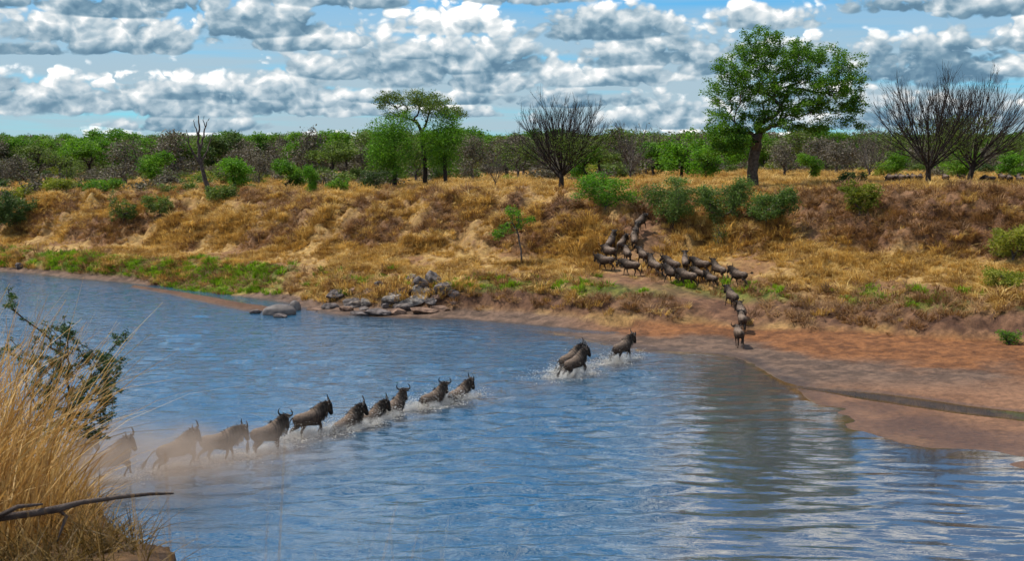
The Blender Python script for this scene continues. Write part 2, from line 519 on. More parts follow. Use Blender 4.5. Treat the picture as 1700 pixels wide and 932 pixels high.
def height(X, Y, detail=True, full=False):
    X = np.asarray(X, float); Y = np.asarray(Y, float)
    s = np.clip(X / np.maximum(Y, 1.0), _sf[0], _sf[-1] - 1e-6)
    # wobble so that edges are not ruled
    Yw = Y + (fbm(X * 0.12, Y * 0.05, 3, 3) - 0.5) * 5.0 * sstep(Y, 70, 90) + (fbm(X * 0.5, Y * 0.3, 5, 3) - 0.5) * 1.6
    fi = (s - _sf[0]) / (_sf[1] - _sf[0]); i0 = np.clip(np.floor(fi).astype(int), 0, len(_sf) - 2); t = fi - i0
    D = _Df[i0] * (1 - t)[..., None] + _Df[i0 + 1] * t[..., None]
    Z = _Zf[i0] * (1 - t)[..., None] + _Zf[i0 + 1] * t[..., None]
    z = np.where(Yw < D[..., 0], Z[..., 0], Z[..., -1])
    zone = np.where(Yw < D[..., 0], 0.0, NK - 1.0)
    for i in range(NK - 1):
        u = np.clip((Yw - D[..., i]) / np.maximum(D[..., i + 1] - D[..., i], 1e-3), 0, 1)
        m = (Yw >= D[..., i]) & (Yw < D[..., i + 1])
        uu = u * 0.6 + 0.4 * (u * u * (3 - 2 * u))
        z = np.where(m, Z[..., i] + (Z[..., i + 1] - Z[..., i]) * uu, z)
        zone = np.where(m, i + u, zone)
    dz = np.zeros_like(z)
    low = sstep(zone, 4, 4.6) * (1 - sstep(zone, 6.2, 7.2))
    terr = sstep(zone, 6, 7) * (1 - sstep(zone, 8, 8.5))
    up = sstep(zone, 8, 8.5) * (1 - sstep(zone, 10.2, 10.9))
    plat = sstep(zone, 10.2, 11)
    beach = sstep(zone, 2.0, 3.0) * (1 - sstep(zone, 4, 4.5))
    dt, pt = poly_dist(X, Y, TRAIL)
    trail = np.exp(-(dt / 1.5) ** 2)
    if detail:
        bil = np.abs(fbm(X * 0.5, Y * 0.35, 21, 4) - 0.5) * 2          # tussocky, gullied
        gul = fbm(X * 0.9 + 0.25 * Y, Y * 0.18, 31, 3) - 0.5
        fine = fbm(X * 2.2, Y * 2.2, 41, 3) - 0.5
        mid = fbm(X * 0.9, Y * 0.8, 45, 3)
        dz += low * (gul * 0.35 + (bil - 0.3) * 0.5 + fine * 0.55)
        dz += terr * ((bil - 0.3) * 0.42 + fine * 0.18 + (fbm(X * .18, Y * .18, 7, 2) - .5) * 0.6)
        dz += up * (gul * 1.5 + (bil - 0.3) * 1.3 + (mid - .5) * 1.1 + fine * 0.7)
        dz += plat * ((bil - 0.3) * 0.25 * (1 - sstep(Y, 200, 300)) + (fbm(X * .05, Y * .05, 8, 2) - .5) * 0.5)
        dz += beach * ((fbm(X * 0.5, Y * 1.1, 51, 4) - 0.5) * 0.10 + fine * 0.05 + (fbm(X * 2.6, Y * 2.6, 55, 3) - .5) * .16 * sstep(zone, 2.7, 3.4))
        dz *= (1 - 0.75 * trail)
        z = z + dz
    z = z + (fbm(X * .3, Y * .45, 57, 3) - .46) * .10 * sstep(zone, 1.1, 1.9) * (1 - sstep(zone, 3.0, 3.7)) * sstep(X / np.maximum(Y, 1), .05, .15)
    # animals' trail cuts a notch through the low bank
    notch = np.exp(-((X - TRAIL[1][0] + 0.02 * (Y - 84)) / 1.5) ** 2)
    cut = 0.42 + np.clip((Y - 81.5) / 11.5, 0, 1.2) * 2.6
    z = np.where((zone > 3.4) & (zone < 8.6), z * (1 - notch) + np.minimum(z, cut) * notch, z)
    dp, pp = poly_dist(X, Y, PUDDLE)
    z = np.minimum(z, np.where(dp < 4, -0.13 + 0.2 * (dp / (0.25 + 1.15 * sstep(pp, 0, .35))) ** 2, 99))
    db, pb = poly_dist(X, Y, BACKWATER)
    z = np.minimum(z, np.where(db < 2.0, -0.09 + 0.14 * (db / 1.1) ** 2, 99))
    di, pi_ = poly_dist(X, Y, INLET)
    z = np.minimum(z, np.where(di < 5, -0.12 + 0.14 * (di / (1.1)) ** 2, 99))
    dsp, psp = poly_dist(X, Y, SPIT)
    z = np.maximum(z, 0.16 - 0.2 * (dsp / (0.5 + 1.1 * psp)) ** 2 + (0.05 * (fbm(X, Y, 61, 3) - .5)))
    if full:
        return z, zone, dict(low=low, terr=terr, up=up, plat=plat, beach=beach, trail=trail, dt=dt, dsp=dsp, dp=dp, db=db)
    return z


def hz(x, y):
    return float(height(np.array([x]), np.array([y]))[0])


def ground_at(px, py, lo=45.0, hi=420.0):
    """world point of the ground seen at a photo pixel"""
    r = ray(px, py)
    Y = np.linspace(lo, hi, 4000)
    X = r[0] / r[1] * Y
    zr = H + r[2] / r[1] * Y
    hh = height(X, Y)
    i = np.argmax(hh >= zr) if (hh >= zr).any() else len(Y) - 1
    return np.array([X[i], Y[i], hh[i]])


def grid_faces(nr, nc):
    i = np.arange(nr - 1)[:, None] * nc + np.arange(nc - 1)[None, :]
    return np.stack([i, i + 1, i + nc + 1, i + nc], -1).reshape(-1, 4)


def build_ground():
    s = np.concatenate([np.linspace(-1.6, -0.45, 26)[:-1], np.linspace(-0.45, 0.45, 640), np.linspace(0.45, 1.6, 26)[1:]])
    y = np.concatenate([np.linspace(14, 46, 12)[:-1], np.linspace(46, 74, 130)[:-1], np.linspace(74, 158, 420)[:-1],
                        np.geomspace(158, 420, 130)[:-1], np.geomspace(420, 4200, 30)])
    Sg, Yg = np.meshgrid(s, y)
    Xg = Sg * Yg
    z, zone, w = height(Xg, Yg, full=True)
    V = np.stack([Xg, Yg, z], -1).reshape(-1, 3)
    X, Y, z, zone = V[:, 0], V[:, 1], V[:, 2], zone.ravel()
    w = {k_: v_.ravel() for k_, v_ in w.items()}
    C = lambda *c: np.array(c)[None, :]
    def mixc(A, B, f):
        return A * (1 - f)[:, None] + B * f[:, None]
    n1 = fbm(X * 0.35, Y * 0.35, 71, 4); n2 = fbm(X * 1.6, Y * 1.6, 81, 4); n3 = fbm(X * 0.1, Y * 0.07, 91, 3)
    gold = mixc(C(0.255, 0.145, 0.048) + 0 * V, C(0.41, 0.262, 0.09), sstep(n2, .3, .7))
    gold = mixc(gold, C(0.18, 0.085, 0.038), sstep(n1, .46, .66) * .8)
    soil = mixc(C(0.095, 0.045, 0.025) + 0 * V, C(0.19, 0.095, 0.05), sstep(n2, .3, .7))
    sand = mixc(C(0.125, 0.048, 0.016) + 0 * V, C(0.225, 0.09, 0.03), sstep(n2, .3, .7))
    mud_tone = mixc(C(0.085, 0.054, 0.038) + 0 * V, C(0.16, 0.10, 0.068), sstep(n2, .3, .7))
    pink = mixc(C(0.165, 0.08, 0.042) + 0 * V, C(0.235, 0.12, 0.065), sstep(n1, .3, .7))
    green = mixc(C(0.075, 0.12, 0.012) + 0 * V, C(0.15, 0.19, 0.02), sstep(n2, .3, .7))
    col = gold.copy()
    # low bank: bare soil, greener towards the left
    lowmix = sstep(n1, .34, .58)
    col = mixc(col, soil, w['low'] * (0.35 + .65 * lowmix))
    lip = sstep(zone, 4.2, 4.5) * (1 - sstep(zone, 5.3, 5.8)) * sstep(X / Y, -.08, 0.0)
    col = mixc(col, soil * .8, lip * .85)
    gl = sstep(-X / Y, 0.08, 0.25) * w['low'] * sstep(n1 + .1, .35, .55)
    col = mixc(col, green, np.clip(gl * 1.0, 0, 1))
    gr = (1 - sstep(-X / Y, 0.02, 0.1)) * sstep(zone, 5.1, 5.7) * (1 - sstep(zone, 6.0, 6.6)) * sstep(n1, .36, .55)
    col = mixc(col, green, gr * .7)
    col = mixc(col, soil, w['up'] * sstep(n1 * .6 + n2 * .4 + 0.20 * sstep(X / Y, .17, .25), .38, .6) * 0.9)
    col = mixc(col, C(0.27, 0.16, 0.09) + 0 * V, w['plat'] * sstep(n3, .45, .65) * .6)
    col = mixc(col, soil * 1.1, np.clip(w['trail'] * 1.0, 0, 1) * .75)
    # beach
    bz = sstep(zone, 1.8, 2.1) * (1 - sstep(zone, 4.0, 4.35))
    right = sstep(X / Y, 0.02, 0.12)
    bcol = mixc(mud_tone, sand, right * sstep(zone + (n1 - .5) * .8, 3.0, 3.5))
    edge = 1 - sstep(zone, 2.3 + 0 * zone, 2.9)
    bcol = mixc(bcol, pink, right * np.clip((1 - sstep(Y, 60, 66)) * 1.0, 0, 1))
    col = mixc(col, bcol, bz)
    col = mixc(col, mud_tone, 1 - sstep(zone, 1.6, 2.0))
    col = mixc(col, pink * .5, np.exp(-(w['dsp'] / 1.6) ** 2))
    me = mesh_np('ground', V, quads=grid_faces(len(y), len(s)), smooth=True)
    add_color(me, np.clip(col, 0.01, 1))
    # wetness: gloss of damp sand near the waterline
    wet = me.attributes.new('wet', 'FLOAT', 'POINT')
    wv = (1 - sstep(z + (n1 - .5) * .10, 0.02, 0.10)) * (1 - sstep(zone, 3.4, 3.9))
    wet.data.foreach_set('value', wv.astype(np.float32))
    m, k = new_mat('ground')
    tone = k.n('ShaderNodeAttribute', attribute_name='tone').outputs['Color']
    wt = k.n('ShaderNodeAttribute', attribute_name='wet').outputs['Fac']
    tc = k.n('ShaderNodeTexCoord').outputs['Object']
    nz = k.noise(tc, 3.5, 8, 0.7)
    f = k.ss(nz, 0.25, 0.75, 0.55, 1.4)
    f = k.m('MULTIPLY', f, k.m('SUBTRACT', 1.0, k.m('MULTIPLY', wt, 0.45)))
    colr = k.vm('MULTIPLY', tone, k.n('ShaderNodeCombineXYZ', {0: f, 1: f, 2: f}).outputs[0])
    bst = k.m('SUBTRACT', 1.0, k.m('MULTIPLY', wt, 0.35))
    b = k.n('ShaderNodeBump', {'Strength': bst, 'Distance': 0.12, 'Height': k.noise(tc, 3.0, 8, 0.72)})
    rg = k.m('SUBTRACT', 0.92, k.m('MULTIPLY', wt, 0.5))
    p = k.n('ShaderNodeBsdfPrincipled', {'Base Color': colr, 'Roughness': rg, 'Normal': b.outputs[0]})
    p.inputs['Specular IOR Level'].default_value = 0.3
    finish(k, p.outputs[0])
    o = link('ground', me, m)
    tag(o, 'dry grassy river bank, sandy beach and plain behind', kind='structure')


build_ground()

# ------------------------------------------------------------------ river
PATH = [at_z(x, y)[:2] for x, y in ((60, 800), (180, 792), (300, 776), (450, 742), (520, 724), (620, 700), (740, 670), (860, 645), (960, 625), (1040, 600))]


def build_river():
    s = np.concatenate([np.linspace(-1.6, -0.45, 14)[:-1], np.linspace(-0.45, 0.45, 430), np.linspace(0.45, 1.6, 14)[1:]])
    inv = np.linspace(1 / 32.0, 1 / 140.0, 420)
    y = np.concatenate([np.linspace(3, 32, 20)[:-1], 1 / inv, np.linspace(140, 300, 10)[1:]])
    Sg, Yg = np.meshgrid(s, y)
    X = (Sg * Yg).ravel(); Y = Yg.ravel()
    z = np.zeros_like(X)
    r = np.random.default_rng(5)
    dpath, pp = poly_dist(X, Y, PATH)
    swell = sstep(X / Y, -0.2, 0.05) * (1 - sstep(Y, 60, 75))
    for i in range(34):
        lam = r.uniform(0.5, 2.3)
        th = math.pi / 2 + r.normal(0, 0.42)
        kx, ky = math.cos(th) * 2 * math.pi / lam, math.sin(th) * 2 * math.pi / lam
        env = 0.15 + 1.25 * vnoise(X * .12 + i * 3.1, Y * .12 - i, 200 + i)
        z += np.sin(kx * X + ky * Y + r.uniform(0, 6.28)) * lam * 0.0066 * env
    fade = 1 - 0.6 * sstep(Y, 60, 110)
    calm = 1 - 0.86 * sstep(X / Y, .10, .16) * (1 - sstep(Y, 66, 80))
    z *= fade * calm * (0.75 + 0.5 * swell)
    # wakes spreading from the crossing animals
    side = dpath
    z += 0.03 * np.sin(side * 3.6 + 2.5 * fbm(X * .3, Y * .3, 301, 3)) * np.exp(-(side / 6.0)) * sstep(pp, 0.05, .2)
    hgt = height(X, Y, detail=False)
    shallow = sstep(hgt, -0.12, -0.01); wide = sstep(hgt, -0.6, -0.05)
    z *= 1 - wide * np.where(poly_dist(X, Y, PUDDLE)[0] < 3.0, .93, .45)
    V = np.stack([X, Y, z], 1)
    me = mesh_np('river', V, quads=grid_faces(len(y), len(s)), smooth=True)
    mud_tone = me.attributes.new('mud_tone', 'FLOAT', 'POINT')
    mud_reflect = np.clip(.62 * sstep(X / Y, .08, .16) + np.exp(-(dpath / 1.7) ** 2) * sstep(fbm(X * .7, Y * .5, 302, 4), .35, .65) * .6 + 0.6 * shallow * sstep(fbm(X * .2, Y * .3, 303, 3), .2, .6), 0, 1)  # silt at crossing and shallows; right-hand brown is the tree's reflection painted in
    mud_tone.data.foreach_set('value', mud_reflect.astype(np.float32))
    cm = me.attributes.new('calm', 'FLOAT', 'POINT')
    cm.data.foreach_set('value', (calm * (1 - wide * np.where(poly_dist(X, Y, PUDDLE)[0] < 3.0, .96, .45))).astype(np.float32))
    m, k = new_mat('river_water')
    tc = k.n('ShaderNodeTexCoord').outputs['Object']
    sp = k.n('ShaderNodeSeparateXYZ', {0: tc})
    md = k.n('ShaderNodeAttribute', attribute_name='mud_tone').outputs['Fac']
    v1 = k.n('ShaderNodeCombineXYZ', {0: k.m('MULTIPLY', sp.outputs[0], 0.42), 1: sp.outputs[1], 2: 0.0}).outputs[0]
    v2 = k.n('ShaderNodeCombineXYZ', {0: k.m('MULTIPLY', sp.outputs[0], 0.6), 1: sp.outputs[1], 2: 3.0}).outputs[0]
    gust = k.ss(k.noise(v1, 0.10, 3, 0.5), 0.35, 0.65, 0.55, 1.15)
    far = k.ss(sp.outputs[1], 44.0, 70.0, 0.42, 1.15)
    h1 = k.noise(v1, 1.5, 3, 0.5, 0.5)
    h2 = k.noise(v2, 4.5, 3, 0.55, 0.6)
    far = k.m('MULTIPLY', far, k.n('ShaderNodeAttribute', attribute_name='calm').outputs['Fac'])
    amp = k.m('MULTIPLY', gust, far)
    hh = k.m('ADD', k.m('MULTIPLY', k.m('MULTIPLY', h1, 0.12), far), k.m('MULTIPLY', k.m('MULTIPLY', h2, 0.07), amp))
    b = k.n('ShaderNodeBump', {'Strength': 1.0, 'Distance': 1.0, 'Height': hh})
    base = k.mix(md, (0.004, 0.055, 0.11), (0.085, 0.056, 0.030))  # brown end also carries the painted tree reflection
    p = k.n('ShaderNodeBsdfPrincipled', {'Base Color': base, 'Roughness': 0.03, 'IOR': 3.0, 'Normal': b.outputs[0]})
    finish(k, p.outputs[0])
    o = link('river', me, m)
    tag(o, 'rippled blue river reflecting clouds', kind='structure')


build_river()

# ------------------------------------------------------------------ near bank under the camera
def near_height(X, Y):
    Ye = np.interp(X, [-60, -7, -4.58, -3.5, -2.64, -2.0, -1.2, 0, 60], [24, 17, 14, 12, 10, 8, 5, 2.2, 2.2]) + (fbm(X * .9, Y * .3 + 3, 401, 3) - .5) * 1.6
    top = 9.35 - 0.145 * np.clip(Y, 0, 30) + (fbm(X * .5, Y * .5, 402, 4) - .5) * 0.5
    drop = np.clip(Y - Ye, 0, 50)
    z = top - drop * 1.3 - 0.3 * sstep(drop, 0, .6) + (fbm(X * 1.1, Y * 1.1, 403, 4) - .5) * .8 * sstep(drop, 0, 1)
    return np.maximum(z, -2.0)


def build_near():
    x = np.concatenate([np.linspace(-60, -9, 30)[:-1], np.linspace(-9, 4, 130), np.linspace(4, 60, 30)[1:]])
    y = np.concatenate([np.linspace(-60, 1, 30)[:-1], np.linspace(1, 26, 220)])
    X, Y = np.meshgrid(x, y)
    z = near_height(X, Y)
    V = np.stack([X, Y, z], -1).reshape(-1, 3)
    me = mesh_np('near_bank', V, quads=grid_faces(len(y), len(x)), smooth=True)
    n2 = fbm(V[:, 0] * 2, V[:, 1] * 2, 411, 4)
    f = sstep(n2, .3, .7)[:, None]
    col = np.array([[0.06, 0.035, 0.02]]) * (1 - f) + np.array([[0.16, 0.09, 0.04]]) * f
    add_color(me, col)
    o = link('near_bank', me, M['ground'])
    tag(o, 'near earth bank with dry grass below the viewer', kind='structure')


build_near()


# ------------------------------------------------------------------ plants
def leaf_mesh(name, P, size, r, aspect=2.2, smoothN=False, up=0.3):
    """one small diamond per point, turned at random"""
    n = len(P)
    a = r.normal(size=(n, 3)); a[:, 2] *= 0.6
    a /= np.linalg.norm(a, axis=1, keepdims=True)
    b = r.normal(size=(n, 3)); b -= (b * a).sum(1, keepdims=True) * a
    b /= np.linalg.norm(b, axis=1, keepdims=True)
    L = (size * r.uniform(.6, 1.4, n))[:, None]
    W = L / aspect
    V = np.stack([P - a * L * .5, P + b * W * .5, P + a * L * .5, P - b * W * .5], 1).reshape(-1, 3)
    me = mesh_np(name, V, quads=np.arange(4 * n).reshape(-1, 4))
    t = np.repeat(r.uniform(0, 1, n), 4)
    add_color(me, np.stack([t, t, t], 1))
    return me


class Tree:
    """skeleton grown towards attractor points that fill the crown"""
    def __init__(self, r, step=0.45):
        self.r = r; self.step = step
        self.pos = []; self.dir = []; self.par = []
        self.chains = []
    def trunk(self, pts):
        pts = np.asarray(pts, float)
        L = np.r_[0, np.cumsum(np.linalg.norm(np.diff(pts, axis=0), axis=1))]
        n = max(4, int(L[-1] / self.step))
        tt = np.linspace(0, L[-1], n)
        P = np.stack([np.interp(tt, L, pts[:, i]) for i in range(3)], 1)
        P[1:] += self.r.normal(0, self.step * 0.06, (n - 1, 3))
        start = len(self.pos)
        for i, p in enumerate(P):
            self.pos.append(p)
            d = P[min(i + 1, n - 1)] - P[max(i - 1, 0)]
            self.dir.append(d / (np.linalg.norm(d) + 1e-9))
            self.par.append(start + i - 1 if i else -1)
        self.chains.append(list(range(start, start + n)))
        return self
    def grow(self, A, keen=1.5, minh=0.0, bend=0.45, wob=0.05):
        base = np.array(self.pos[self.chains[0][-1]])
        A = np.asarray(A)
        A = A[np.argsort(np.linalg.norm(A - base, axis=1))]
        POS = np.array(self.pos); DIR = np.array(self.dir)
        for a in A:
            v = a - POS
            L = np.linalg.norm(v, axis=1) + 1e-6
            cs = (v * DIR).sum(1) / L
            cost = L * (1 + keen * (1 - cs)) + (POS[:, 2] < minh) * 50
            j = int(np.argmin(cost))
            l = L[j]
            n = max(2, int(math.ceil(l / self.step)))
            t = np.linspace(0, 1, n + 1)[1:, None]
            d0 = DIR[j] * l * bend
            P = POS[j] * (1 - t) + a * t + d0 * t * (1 - t) ** 2 * 1.6
            if n > 2:
                P[:-1] += self.r.normal(0, l * wob, (n - 1, 3)) * 0.35
            Q = np.vstack([POS[j:j + 1], P])
            dr = np.diff(Q, axis=0); dr /= np.linalg.norm(dr, axis=1, keepdims=True) + 1e-9
            s0 = len(POS)
            self.par += [j] + list(range(s0, s0 + n - 1))
            self.chains.append([j] + list(range(s0, s0 + n)))
            POS = np.vstack([POS, P]); DIR = np.vstack([DIR, dr])
        self.pos = POS; self.dir = DIR
        return self
    def radii(self, tip=0.012, power=2.3, rmax=None):
        n = len(self.pos)
        par = np.array(self.par)
        acc = np.zeros(n)
        kids = np.zeros(n, int)
        for p in par:
            if p >= 0: kids[p] += 1
        R_ = np.zeros(n)
        for i in range(n - 1, -1, -1):
            R_[i] = max(tip, acc[i] ** (1 / power)) if kids[i] else tip
            if par[i] >= 0: acc[par[i]] += R_[i] ** power * 1.004
        if rmax: 
            s = rmax / R_[0]
            R_ = np.where(R_ > tip * 1.5, R_ * (1 + (s - 1) * np.clip((R_ - tip) / (R_[0] - tip), 0, 1)), R_)
        self.rad = R_
        return self
    def wood(self, name):
        paths = []
        for c in self.chains:
            P = np.array([self.pos[i] for i in c]); r = np.array([self.rad[i] for i in c])
            if len(c) > 1 and c is not self.chains[0]: r[0] = min(r[0], r[1] * 1.25)
            if c is self.chains[0]:
                r = r.copy(); r[0] *= 1.5; r[1] *= 1.15
            m = r.max()
            paths.append((P, r, 9 if m > .2 else 6 if m > .07 else 4 if m > .03 else 3))
        V, Q = tubes(paths)
        return mesh_np(name, V, quads=Q, smooth=True)
    def leaves(self, name, n, sigma, size, rlim=0.05, zmin=None, aspect=2.2, only=None):
        idx = np.where(self.rad < rlim)[0]
        if zmin is not None: idx = idx[self.pos[idx][:, 2] > zmin]
        if only is not None: idx = idx[only(self.pos[idx])]
        pick = self.r.choice(idx, n)
        P = self.pos[pick] + self.r.normal(0, 1, (n, 3)) * np.array([sigma, sigma, sigma * .6])
        P[:, 2] = np.maximum(P[:, 2], 0.05)
        return leaf_mesh(name, P, size, self.r, aspect)


def in_blobs(blobs, n, r, shell=0.0):
    """n points spread through ellipsoids (x, y, z, rx, ry, rz)"""
    B = np.array(blobs, float)
    vol = (B[:, 3] * B[:, 4] * B[:, 5]) ** 0.8
    which = r.choice(len(B), n, p=vol / vol.sum())
    d = r.normal(size=(n, 3)); d /= np.linalg.norm(d, axis=1, keepdims=True)
    rad = r.uniform(shell, 1, n) ** (1 / 2.4)
    return B[which, :3] + d * rad[:, None] * B[which, 3:]


def plant(name, label, cat, loc, wood, leaf=None, wmat='bark', lmat=None, group=None, rotz=0.0, scale=1.0, crown='crown', trunk='trunk'):
    t = empty(name, loc, (0, 0, rotz), scale)
    tag(t, label, cat, group)
    if wood is not None:
        link(trunk, wood, M[wmat], t)
    if leaf is not None:
        link(crown, leaf, M[lmat], t)
    return t


def copy_tree(o, loc, rotz=0.0, scale=1.0, label=None, group=None):
    c = o.copy(); COL.objects.link(c)
    c.location = loc; c.rotation_euler = (0, 0, rotz); c.scale = (scale,) * 3 if not hasattr(scale, '__len__') else scale
    if label: c['label'] = label
    if group: c['group'] = group
    for ch in o.children:
        d = ch.copy(); COL.objects.link(d); d.parent = c
    return c


def base_at(px, d):
    x = (px - 850) / F * d / CP * 1.0
    x = ray(px, 300)[0] / ray(px, 300)[1] * d
    return np.array([x, d, hz(x, d)])


def blobs_px(bx, by, d, spec, r, flat=0.9):
    """crown masses given in photo pixels about the trunk foot -> metres in the tree's own frame"""
    pm = F / d
    out = []
    for i, (cx, cy, rx, ry) in enumerate(spec):
        yy = r.uniform(-.5, .5) * max(rx, 25) / pm * 1.5
        out.append(((cx - bx) / pm, yy, (by - cy) / pm, rx / pm, rx / pm * flat, ry / pm))
    return out


def hero(px, d, spec, name, label, trunk_px, n_attr, n_leaf, lmat, wmat='bark', leaf=0.2, sig=0.3, rmax=0.4, keen=1.4, seed=1,
         step=0.45, tip=0.012, shell=0.0, rlim=0.06, by=None, cat='tree', only=None, flat=0.9, bend=0.45, aspect=2.2, minh=None, wob=.05):
    r = np.random.default_rng(seed)
    b = base_at(px, d)
    pm = F / d
    # photo row of the foot
    byp = 466 - F * ((b[2] - H) * CP + b[1] * SP) / (b[1] * CP - (b[2] - H) * SP)
    T = Tree(r, step)
    T.trunk([((x - px) / pm, 0, (byp - y) / pm) for x, y in trunk_px(byp)])
    th = T.pos[T.chains[0][-1]][2]
    A = in_blobs(blobs_px(px, byp, d, spec, r, flat), n_attr, r, shell)
    A = A[A[:, 2] > 0.25 * th]
    T.grow(A, keen, minh=th * .55 if minh is None else minh, bend=bend, wob=wob)
    T.radii(tip, rmax=rmax)
    w = T.wood('trunk')
    l = T.leaves('crown', n_leaf, sig, leaf, rlim, aspect=aspect, only=only) if n_leaf else None
    return plant(name, label, cat, b, w, l, wmat, lmat)


# the big spreading tree
hero(1250, 124, [(1262, 80, 46, 34), (1222, 128, 52, 42), (1190, 165, 36, 22), (1318, 105, 58, 42), (1385, 122, 46, 46),
                 (1398, 172, 46, 28), (1335, 160, 58, 34), (1262, 150, 56, 44), (1214, 214, 58, 42), (1192, 246, 40, 34), (1290, 200, 46, 24), (1352, 212, 42, 12), (1408, 205, 26, 9)],
     'acacia_tree', 'tallest tree, broad dense green crown on stout trunk above the far bank', lambda b: [(1250, b + 3), (1249, 285), (1252, 255), (1262, 232)],
     800, 60000, 'leaf_big', 'bark', leaf=0.21, sig=0.27, rmax=0.52, keen=1.2, seed=21, rlim=0.05)
# the clump of three trees
hero(655, 146, [(640, 215, 30, 24), (668, 205, 26, 20), (652, 245, 40, 32), (632, 262, 24, 26), (664, 280, 28, 24)],
     'leafy_tree', 'dense bright green tree standing just below a sparse dark crown', lambda b: [(656, b + 2), (655, 285), (653, 262)],
     260, 14000, 'leaf_bright', 'bark_dark', leaf=0.2, sig=0.42, rmax=0.24, seed=22, rlim=0.05)
hero(705, 150, [(690, 162, 44, 15), (736, 186, 38, 14), (642, 168, 30, 16), (715, 172, 40, 16), (752, 190, 22, 12), (665, 190, 30, 14)],
     'sparse_tree', 'tall tree with thin dark see-through crown rising above two green trees', lambda b: [(706, b + 2), (706, 275), (703, 240), (700, 222)],
     330, 8000, 'leaf_olive', 'bark_dark', leaf=0.22, sig=0.28, rmax=0.26, keen=1.0, seed=23, rlim=0.03)
hero(738, 148, [(738, 205, 30, 22), (722, 232, 30, 26), (750, 235, 22, 26), (736, 262, 30, 24)],
     'leafy_tree', 'slender bright green tree under the right side of the sparse dark crown', lambda b: [(740, b + 2), (739, 285), (738, 258)],
     230, 11000, 'leaf_bright', 'bark_dark', leaf=0.2, sig=0.42, rmax=0.22, seed=24, rlim=0.05)
# bare trees with fans of upswept twigs
def broom(r, height, width, th, r0, lean=0.0, n1=22, n2=11, n3=7):
    paths = []; tips = []
    n = 6
    tz = np.linspace(-.2, th, n)
    P = np.stack([lean * (tz / height), r.normal(0, .03, n), tz], 1)
    paths.append((P, np.linspace(r0 * 1.15, r0 * .8, n), 9))
    def shoot(p, d, L, ra, up, seg):
        d = d / np.linalg.norm(d); q = [p]
        for i in range(seg):
            d = d + np.array([0, 0, up / seg]) + r.normal(0, .05, 3); d /= np.linalg.norm(d)
            q.append(q[-1] + d * L / seg)
        q = np.array(q)
        return q
    for i in range(n1):
        a = i * 2.399 + r.normal(0, .2); u = math.sqrt((i + .5) / n1)
        tilt = u * 1.0
        out = np.array([math.cos(a) * math.sin(tilt) + lean / height * .6, math.sin(a) * math.sin(tilt), math.cos(tilt) * .9])
        z0 = th * r.uniform(.55, 1.0)
        p0 = np.array([lean * z0 / height, 0, z0])
        reach = (height - z0) * (1.0 - .16 * u * u) * r.uniform(.88, 1.06)
        L = reach if u < .6 else max(reach, width * .5 * r.uniform(.95, 1.15))
        q = shoot(p0, out, L, 0, .35, 10)
        q[:, 2] = np.minimum(q[:, 2], height * 1.02)
        rr = np.linspace(r0 * .32, .014, len(q))
        paths.append((q, rr, 6))
        for j in range(n2):
            t = r.uniform(.22, .95); kx = int(t * 10)
            dd = q[min(kx + 1, 10)] - q[kx - 1]; dd /= np.linalg.norm(dd)
            side = r.normal(size=3); side -= side @ dd * dd; side /= np.linalg.norm(side)
            L2 = L * (1 - t) * .75 + height * .10
            q2 = shoot(q[kx], dd + side * r.uniform(.35, .75), L2, 0, .45, 6)
            paths.append((q2, np.linspace(max(.014, rr[kx] * .5), .010, 7), 4)); tips.append(q2[3:])
            for m_ in range(n3):
                k2 = int(r.integers(1, 6))
                d2 = q2[k2 + 1] - q2[k2 - 1]; d2 /= np.linalg.norm(d2)
                s2 = r.normal(size=3); s2 /= np.linalg.norm(s2)
                q3 = shoot(q2[k2], d2 + s2 * .55, height * r.uniform(.05, .13), 0, .5, 3)
                paths.append((q3, [.010, .009, .008, .006], 3)); tips.append(q3)
    V, Q = tubes(paths)
    return mesh_np('trunk', V, quads=Q, smooth=True), np.concatenate(tips)


def bare_hero(px, d, hp, wp, thp, r0, label, seed, leanpx=0, nl=0, low=4.0, side=0, **kw):
    r = np.random.default_rng(seed)
    b_ = base_at(px, d); pm = F / d
    wood, tips = broom(r, hp / pm, wp / pm, thp / pm, r0, leanpx / pm, **kw)
    leaf = None
    if nl:
        tp = tips[(tips[:, 2] < low) & (tips[:, 0] * side > -.8)]
        leaf = leaf_mesh('crown', tp[r.integers(0, len(tp), nl)] + r.normal(0, .28, (nl, 3)), .2, r)
    return plant('bare_tree', label, 'tree', b_, wood, leaf, 'bark_dark', 'leaf_olive')


bare_hero(932, 128, 158, 150, 30, .26, 'leafless fan-shaped tree standing alone between green clump and tallest tree', 25, nl=2600, low=5.0, side=1, n1=24, n2=12, n3=8)
bare_hero(1541, 115, 192, 150, 40, .24, 'leafless dark tree with upswept twigs, nearer of the two bare trees', 26, nl=700, low=4.5, side=1)
bare_hero(1608, 122, 188, 160, 42, .25, 'wide thinly leafed tree leaning over grazing animals behind bare dark tree', 27, leanpx=34, nl=3800, low=6.2, side=-1)
